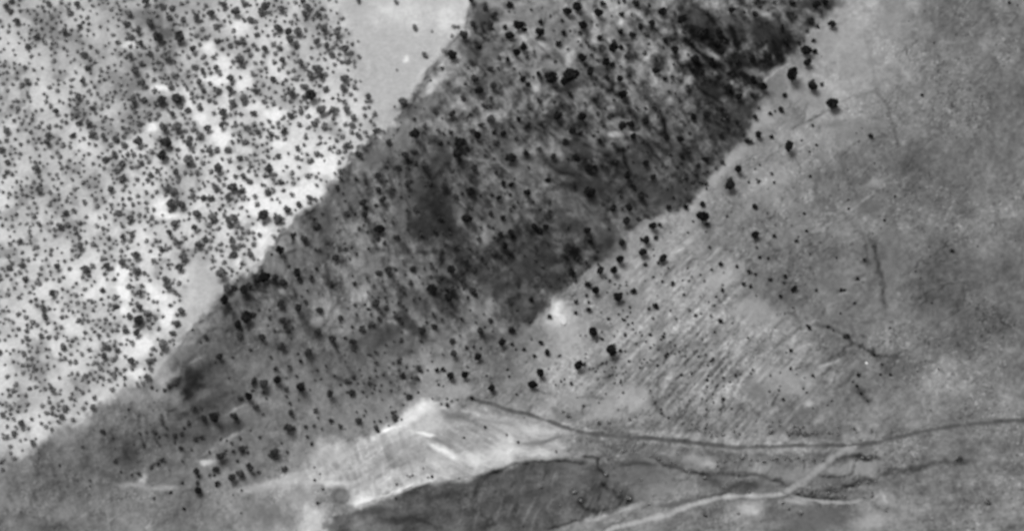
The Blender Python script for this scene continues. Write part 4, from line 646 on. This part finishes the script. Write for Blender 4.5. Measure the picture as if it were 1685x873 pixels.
for s in spots: put(s[0], s[1])
def near(u, v, d):
    a, b = int(u // 12), int(v // 12)
    for i in (a - 1, a, a + 1):
        for j in (b - 1, b, b + 1):
            for p in cell.get((i, j), ()):
                if (p[0] - u) ** 2 + (p[1] - v) ** 2 < d * d: return True
    return False
def sample(G, u, v):
    i = int(np.clip(np.searchsorted(US, u), 0, len(US) - 1)); j = int(np.clip(np.searchsorted(VS, v), 0, len(VS) - 1))
    return G[j, i]
rs = np.random.RandomState(42)
for _ in range(26000):
    u = rs.uniform(-90, 640); v = rs.uniform(-45, 915)
    if sample(W_A, u, v) < 0.85 or sample(W_B, u, v) > 0.2 or sample(W_BARE, u, v) > 0.15: continue
    tn = sample(T, u, v)
    pr = np.clip(0.26 + 1.1 * sample(CL, u, v), 0.03, 1.0) * np.clip((222 - tn) / 30.0, 0.05, 1)
    if rs.rand() > pr: continue
    big = rs.rand() < (0.06 if u > 196 else 0.2)
    r = rs.uniform(4.0, 6.2) if big else rs.uniform(1.9, 3.9)
    if near(u, v, 5.6 + (r - 2) * 1.5): continue
    put(u, v); spots.append((u, v, r, 'A'))
for _ in range(4200):     # dark slope, small ones
    u = rs.uniform(-60, 1330); v = rs.uniform(-45, 880)
    if sample(SD_C, u, v) < 4: continue
    if rs.rand() > (0.7 if (v < 240 or (560 < u < 720 and v > 440)) else 0.28): continue
    if sample(RG1, u, v) > 0.45: continue
    r = rs.uniform(1.1, 2.6) if rs.rand() > 0.06 else rs.uniform(3.5, 5.5)
    if near(u, v, 9): continue
    put(u, v); spots.append((u, v, r, 'C'))
for _ in range(700):      # plain, tiny ones; and beyond the photo's right border
    u = rs.uniform(740, 1780); v = rs.uniform(-45, 915)
    if zone_of(u, v) != 'D' or sample(W_G, u, v) > .4: continue
    if rs.rand() > (0.35 + 0.65 * float(sample(wS, u, v))): continue
    r = rs.uniform(0.9, 1.8) if u < 1482 or rs.rand() > 0.15 else rs.uniform(3, 6)
    if near(u, v, 10) or abs(v - (731 if u > 1100 else 715)) < 7: continue
    put(u, v); spots.append((u, v, r, 'D'))
print('hand', n_hand, 'all', len(spots))

# ------------------------------------------------------------------ labels that say which one: place names of this hillside
MARKS = [(922, 519, 'the bright rock outcrop'), (1300, 812, 'the fork in the pale dirt road'), (1410, 731, 'the meeting of pale road and dark track'), (594, 486, 'the pale hollow inside the dark slope'), (700, 668, 'the bright knoll under the dark slope'),
         (315, 632, 'the near-black patch at lower left'), (561, 815, 'the round ringed mound'), (1441, 150, 'the dark peak spot at upper right'), (1028, 220, 'the pale streak high on the dark slope'), (1152, 55, 'the black patch at upper right'),
         (715, 345, 'the dark ravine'), (342, 758, 'the small white streak at lower left'), (1455, 475, 'the dark gully near the right edge'), (354, 132, 'the oval bare patch, upper pale slope'), (361, 225, 'the brightest bare patch, pale slope'), (265, 345, 'the pale loop on the left slope'),
         (345, 465, 'the bare strip beside the crest'), (640, 60, 'the wide bare field'), (240, 610, 'the white patch at the slope bottom'), (525, 295, 'the white tip of pale slope'), (433, 657, 'the pale patch at lower middle left'), (275, 58, 'the dark hollow at top left'), (887, 215, 'the long dark streak, upper middle'),
         (1094, 208, 'the thin upright streak, upper slope'), (880, 375, 'the dark hook on the slope'), (1290, 640, 'the pale patch on the plain'), (1000, 715, 'the bend of the dark track'), (1245, 800, 'the dark streak above the pale road'), (1028, 815, 'the black gully near the bottom'), (500, 850, 'the pale upright patch at bottom'),
         (860, 45, 'the pale mottled top of the dark slope'), (547, 515, 'the second pale hollow'), (1180, 455, 'the pale tongue at the plain middle'), (420, 20, 'the middle of the top edge, pale slope'), (210, 470, 'the white patch at far left'), (470, 210, 'the centre of the pale slope')]
DIRS = ['right', 'lower right', 'bottom', 'lower left', 'left', 'upper left', 'top', 'upper right']
DTXT = {'right': 'right of', 'lower right': 'to lower right of', 'bottom': 'below', 'lower left': 'to lower left of', 'left': 'left of', 'upper left': 'to upper left of', 'top': 'above', 'upper right': 'to upper right of'}
ORD = ['nearest', 'second', 'third', 'fourth', 'fifth', 'sixth', 'seventh', 'eighth', 'ninth', 'tenth', 'eleventh', 'twelfth', 'thirteenth', 'fourteenth', 'fifteenth', 'sixteenth']
def octant(du, dv): return int(round(math.atan2(dv, du) / (math.pi / 4))) % 8

inframe = lambda s: -4 < s[0] < 1689 and -4 < s[1] < 877
ordered = sorted(spots, key=lambda s: (not inframe(s), -s[2]))
CUSTOM = {(1303, 127): 'largest black oval tree at upper right, on pale ground by dark slope', (1335, 143): 'round black tree just right of the largest upper right tree', (1370, 173): 'lone black tree at upper right, at the end of a thin dark line',
          (1297, 244): 'tall oval black tree standing alone on pale ground, upper right', (1156, 361): 'big double-lobed black tree at the foot of the dark slope', (1202, 304): 'black tree at the tip of the pale strip, upper right', (1242, 388): 'lone square black tree out on the grey plain, right',
          (1006, 578): 'big black tree right of the bright rock outcrop, beside small companion', (952, 601): 'black tree with a small right companion, below the bright outcrop', (889, 616): 'upper of two black trees left of centre plain, below outcrop', (876, 634): 'lower of two black trees below the bright outcrop',
          (790, 593): 'large black tree on grey ground above the bright knoll', (1017, 490): 'dark tree with grey halo, largest of plain above the outcrop', (365, 450): 'lone round dark tree at the edge of the bare strip', (975, 548): 'black tree up right of the outcrop, two dots at its side'}
items = []
n_tree = n_shrub = 0
LIM = 300
stuff = []
for s in ordered:
    if s[2] >= 5.05 and n_tree < LIM: items.append([s, 'tree']); n_tree += 1
    elif s[2] >= 5.05: items.append([s, 'shrub'] ) if n_shrub < LIM and inframe(s) else stuff.append(s); n_shrub += inframe(s)
    elif n_shrub < LIM and inframe(s): items.append([s, 'shrub']); n_shrub += 1
    else: stuff.append(s)
print('trees', n_tree, 'shrubs', n_shrub, 'stuff', len(stuff))
ranks = {}
for kind in ('tree', 'shrub'):
    for mi, (mu_, mv_, mt) in enumerate(MARKS):
        lst = {}
        for it_i, (s, kd) in enumerate(items):
            if kd != kind: continue
            lst.setdefault(octant(s[0] - mu_, s[1] - mv_), []).append((math.hypot(s[0] - mu_, s[1] - mv_), it_i))
        for o, l in lst.items():
            for rk, (dd, it_i) in enumerate(sorted(l)): ranks[(it_i, mi)] = (rk, dd, o)
def label_for(i, s, kind):
    if kind == 'tree':
        for (cu, cv), tx in CUSTOM.items():
            if abs(s[0] - cu) < 4 and abs(s[1] - cv) < 4: return tx
    best = min(range(len(MARKS)), key=lambda m: ranks[(i, m)][0] * 22 + ranks[(i, m)][1])
    rk, dd, o = ranks[(i, best)]
    tone = {'A': 'grey', 'C': 'dark', 'D': 'black'}[s[3]]
    size = 'big' if s[2] > 7 else ('mid-sized' if s[2] > 5.8 else 'smallish')
    if kind == 'shrub': size = 'low'
    return '%s %s %s, %s %s %s' % (size, tone, kind, ORD[min(rk, 15)], DTXT[DIRS[o]], MARKS[best][2])

GROUP = {('A', 'tree'): 'trees scattered over the pale left slope', ('C', 'tree'): 'trees on the dark middle slope', ('D', 'tree'): 'black trees on the grey plain',
         ('A', 'shrub'): 'shrubs scattered over the pale left slope', ('C', 'shrub'): 'shrubs on the dark middle slope', ('D', 'shrub'): 'small shrubs dotted on the grey plain'}
CATZ = {'A': 'd', 'C': 'd', 'D': 'b'}
cosd = math.cos(DEP)
def tone_key(s):
    if s[3] == 'A': return 'g' if s[2] < 4.6 else 'm' if s[2] < 8.5 else 'd'
    if s[1] > 675 and s[3] == 'D' and s[0] > 860 and s[2] < 7: return 'g'
    if s[3] == 'C': return 'd' if s[2] < 7.5 and s[0] < 820 else 'b'
    return 'b'
protos = {}
def place(s, zc):
    """base point so that the crown centre (zc radii up) shows at the spot"""
    r = s[2] * MPP
    vb = s[1] + zc * r * cosd / MPP * 0.95
    h = hgt(s[0], vb)
    x, y, z = ray_point(s[0], vb, h)
    return (float(x), float(y), float(z) - 0.03), r
def make_tree(mk, k):
    e = bpy.data.objects.new('evergreen_tree', None)
    c = bpy.data.objects.new('crown', CROWNS[mk][k]); t = bpy.data.objects.new('trunk', TRUNK)
    return e, c, t
for i, (s, kind) in enumerate(items):
    mk = tone_key(s); k = random.randrange(5)
    if kind == 'tree':
        key = ('t', mk, k)
        if key not in protos: protos[key] = make_tree(mk, k); e, c, t = protos[key]
        else:
            e, c, t = (o.copy() for o in protos[key])
        c.parent = e; t.parent = e
        for o in (e, c, t): COL.objects.link(o)
        loc, r = place(s, 1.15)
        e.empty_display_size = 0.5
    else:
        key = ('s', mk, k)
        if key not in protos: protos[key] = bpy.data.objects.new('shrub', SHRUBS[mk][k]); e = protos[key]
        else: e = protos[key].copy()
        COL.objects.link(e)
        loc, r = place(s, 0.55)
    e.location = loc
    r *= (1.42 if s[3] == 'A' else 1.25) if kind == 'shrub' else (1.32 if s[3] == 'D' else 1.18)
    e.scale = (r * random.uniform(.85, 1.25), r * random.uniform(.8, 1.1), r * random.uniform(.85, 1.15))
    e.rotation_euler = (random.uniform(-.06, .06), random.uniform(-.06, .06), random.uniform(0, 6.28))
    if (abs(s[0] - 1303) < 4 and abs(s[1] - 127) < 4) or (abs(s[0] - 1297) < 4 and abs(s[1] - 244) < 4):
        e.scale = (r * .82, r * 1.15, r * 1.15); e.rotation_euler = (0, 0, -0.15)
    e['label'] = label_for(i, s, kind)
    e['category'] = kind
    e['group'] = GROUP[(s[3], kind)]

# everything smaller: one mass of scrub
SV = []; SF = []; SM = []
bases = [crown_arrays(300 + q, 34, 0.8, 0.36, 3) for q in range(6)]
cnt = 0
for s in stuff:
    vs, fs = bases[random.randrange(6)]
    loc, r = place(s, 0.5)
    r *= 1.5 if s[3] == 'A' else 1.3
    a = random.uniform(0, 6.28); ca, sa = math.cos(a), math.sin(a)
    P = vs.copy(); P[:, 2] += 0.5
    P = np.stack([(P[:, 0] * ca - P[:, 1] * sa) * r + loc[0], (P[:, 0] * sa + P[:, 1] * ca) * r + loc[1], P[:, 2] * r + loc[2]], -1)
    SV.append(P); SF.append(np.array(fs) + cnt); cnt += len(P)
    SM.append(np.full(len(fs), 0 if s[3] == 'A' else 1 if s[3] == 'C' else 0 if s[1] > 675 and s[0] > 860 else 2, np.int32))
me = grid_mesh('scrub', np.vstack(SV), np.vstack(SF))
for m in (M_GREY, M_DARK, M_BLACK, M_MID): me.materials.append(m)
me.polygons.foreach_set('material_index', np.concatenate(SM)); me.polygons.foreach_set('use_smooth', np.zeros(len(me.polygons), bool)); me.update()
o = bpy.data.objects.new('scrub', me); COL.objects.link(o)
o['kind'] = 'stuff'; o['label'] = 'tiny dark scrub bushes scattered densely over the slopes and plain'; o['category'] = 'scrub'

# ------------------------------------------------------------------ rocks
def rock(name, u, v, size, squash, seed, tone, label, rotz=0.0, stretch=(1, 1), sub=4):
    import bmesh
    bm = bmesh.new(); bmesh.ops.create_icosphere(bm, subdivisions=sub, radius=1.0)
    rs_ = np.random.RandomState(seed)
    planes = rs_.randn(9, 3); planes /= np.linalg.norm(planes, axis=1)[:, None]; off = rs_.uniform(0.45, 0.85, 9)
    for vt in bm.verts:
        p = np.array(vt.co)
        for pl, of in zip(planes, off):
            dd = p @ pl
            if dd > of: p = p - pl * (dd - of) * 0.85
        p = p * (1 + 0.05 * math.sin(p[0] * 9 + seed) * math.cos(p[1] * 7) + 0.03 * math.sin(p[2] * 17 + p[0] * 11))
        vt.co = (p[0] * size * stretch[0], p[1] * size * stretch[1], p[2] * size * squash)
    me = bpy.data.meshes.new(name); bm.to_mesh(me); bm.free()
    me.materials.append(ground_material('pale_rock', val=float(lin(tone) * TONE_K), amt=0.15, scale=1.5, bump=0.1))
    for p in me.polygons: p.use_smooth = True
    o = bpy.data.objects.new(name, me); COL.objects.link(o)
    x, y, z = ray_point(u, v, hgt(u, v)); o.location = (float(x), float(y), float(z)); o.rotation_euler = (0, 0, rotz)
    o['label'] = label; o['category'] = 'rock'
    return o
rock('rock_outcrop', 922, 524, 3.0, 0.34, 8, 222, 'bright white rock outcrop at the foot of the dark slope', 0.5, (0.85, 1.25), 5)
rock('boulder', 1426, 597, 0.65, 0.8, 5, 250, 'tiny white boulder alone on the grey plain near right edge')
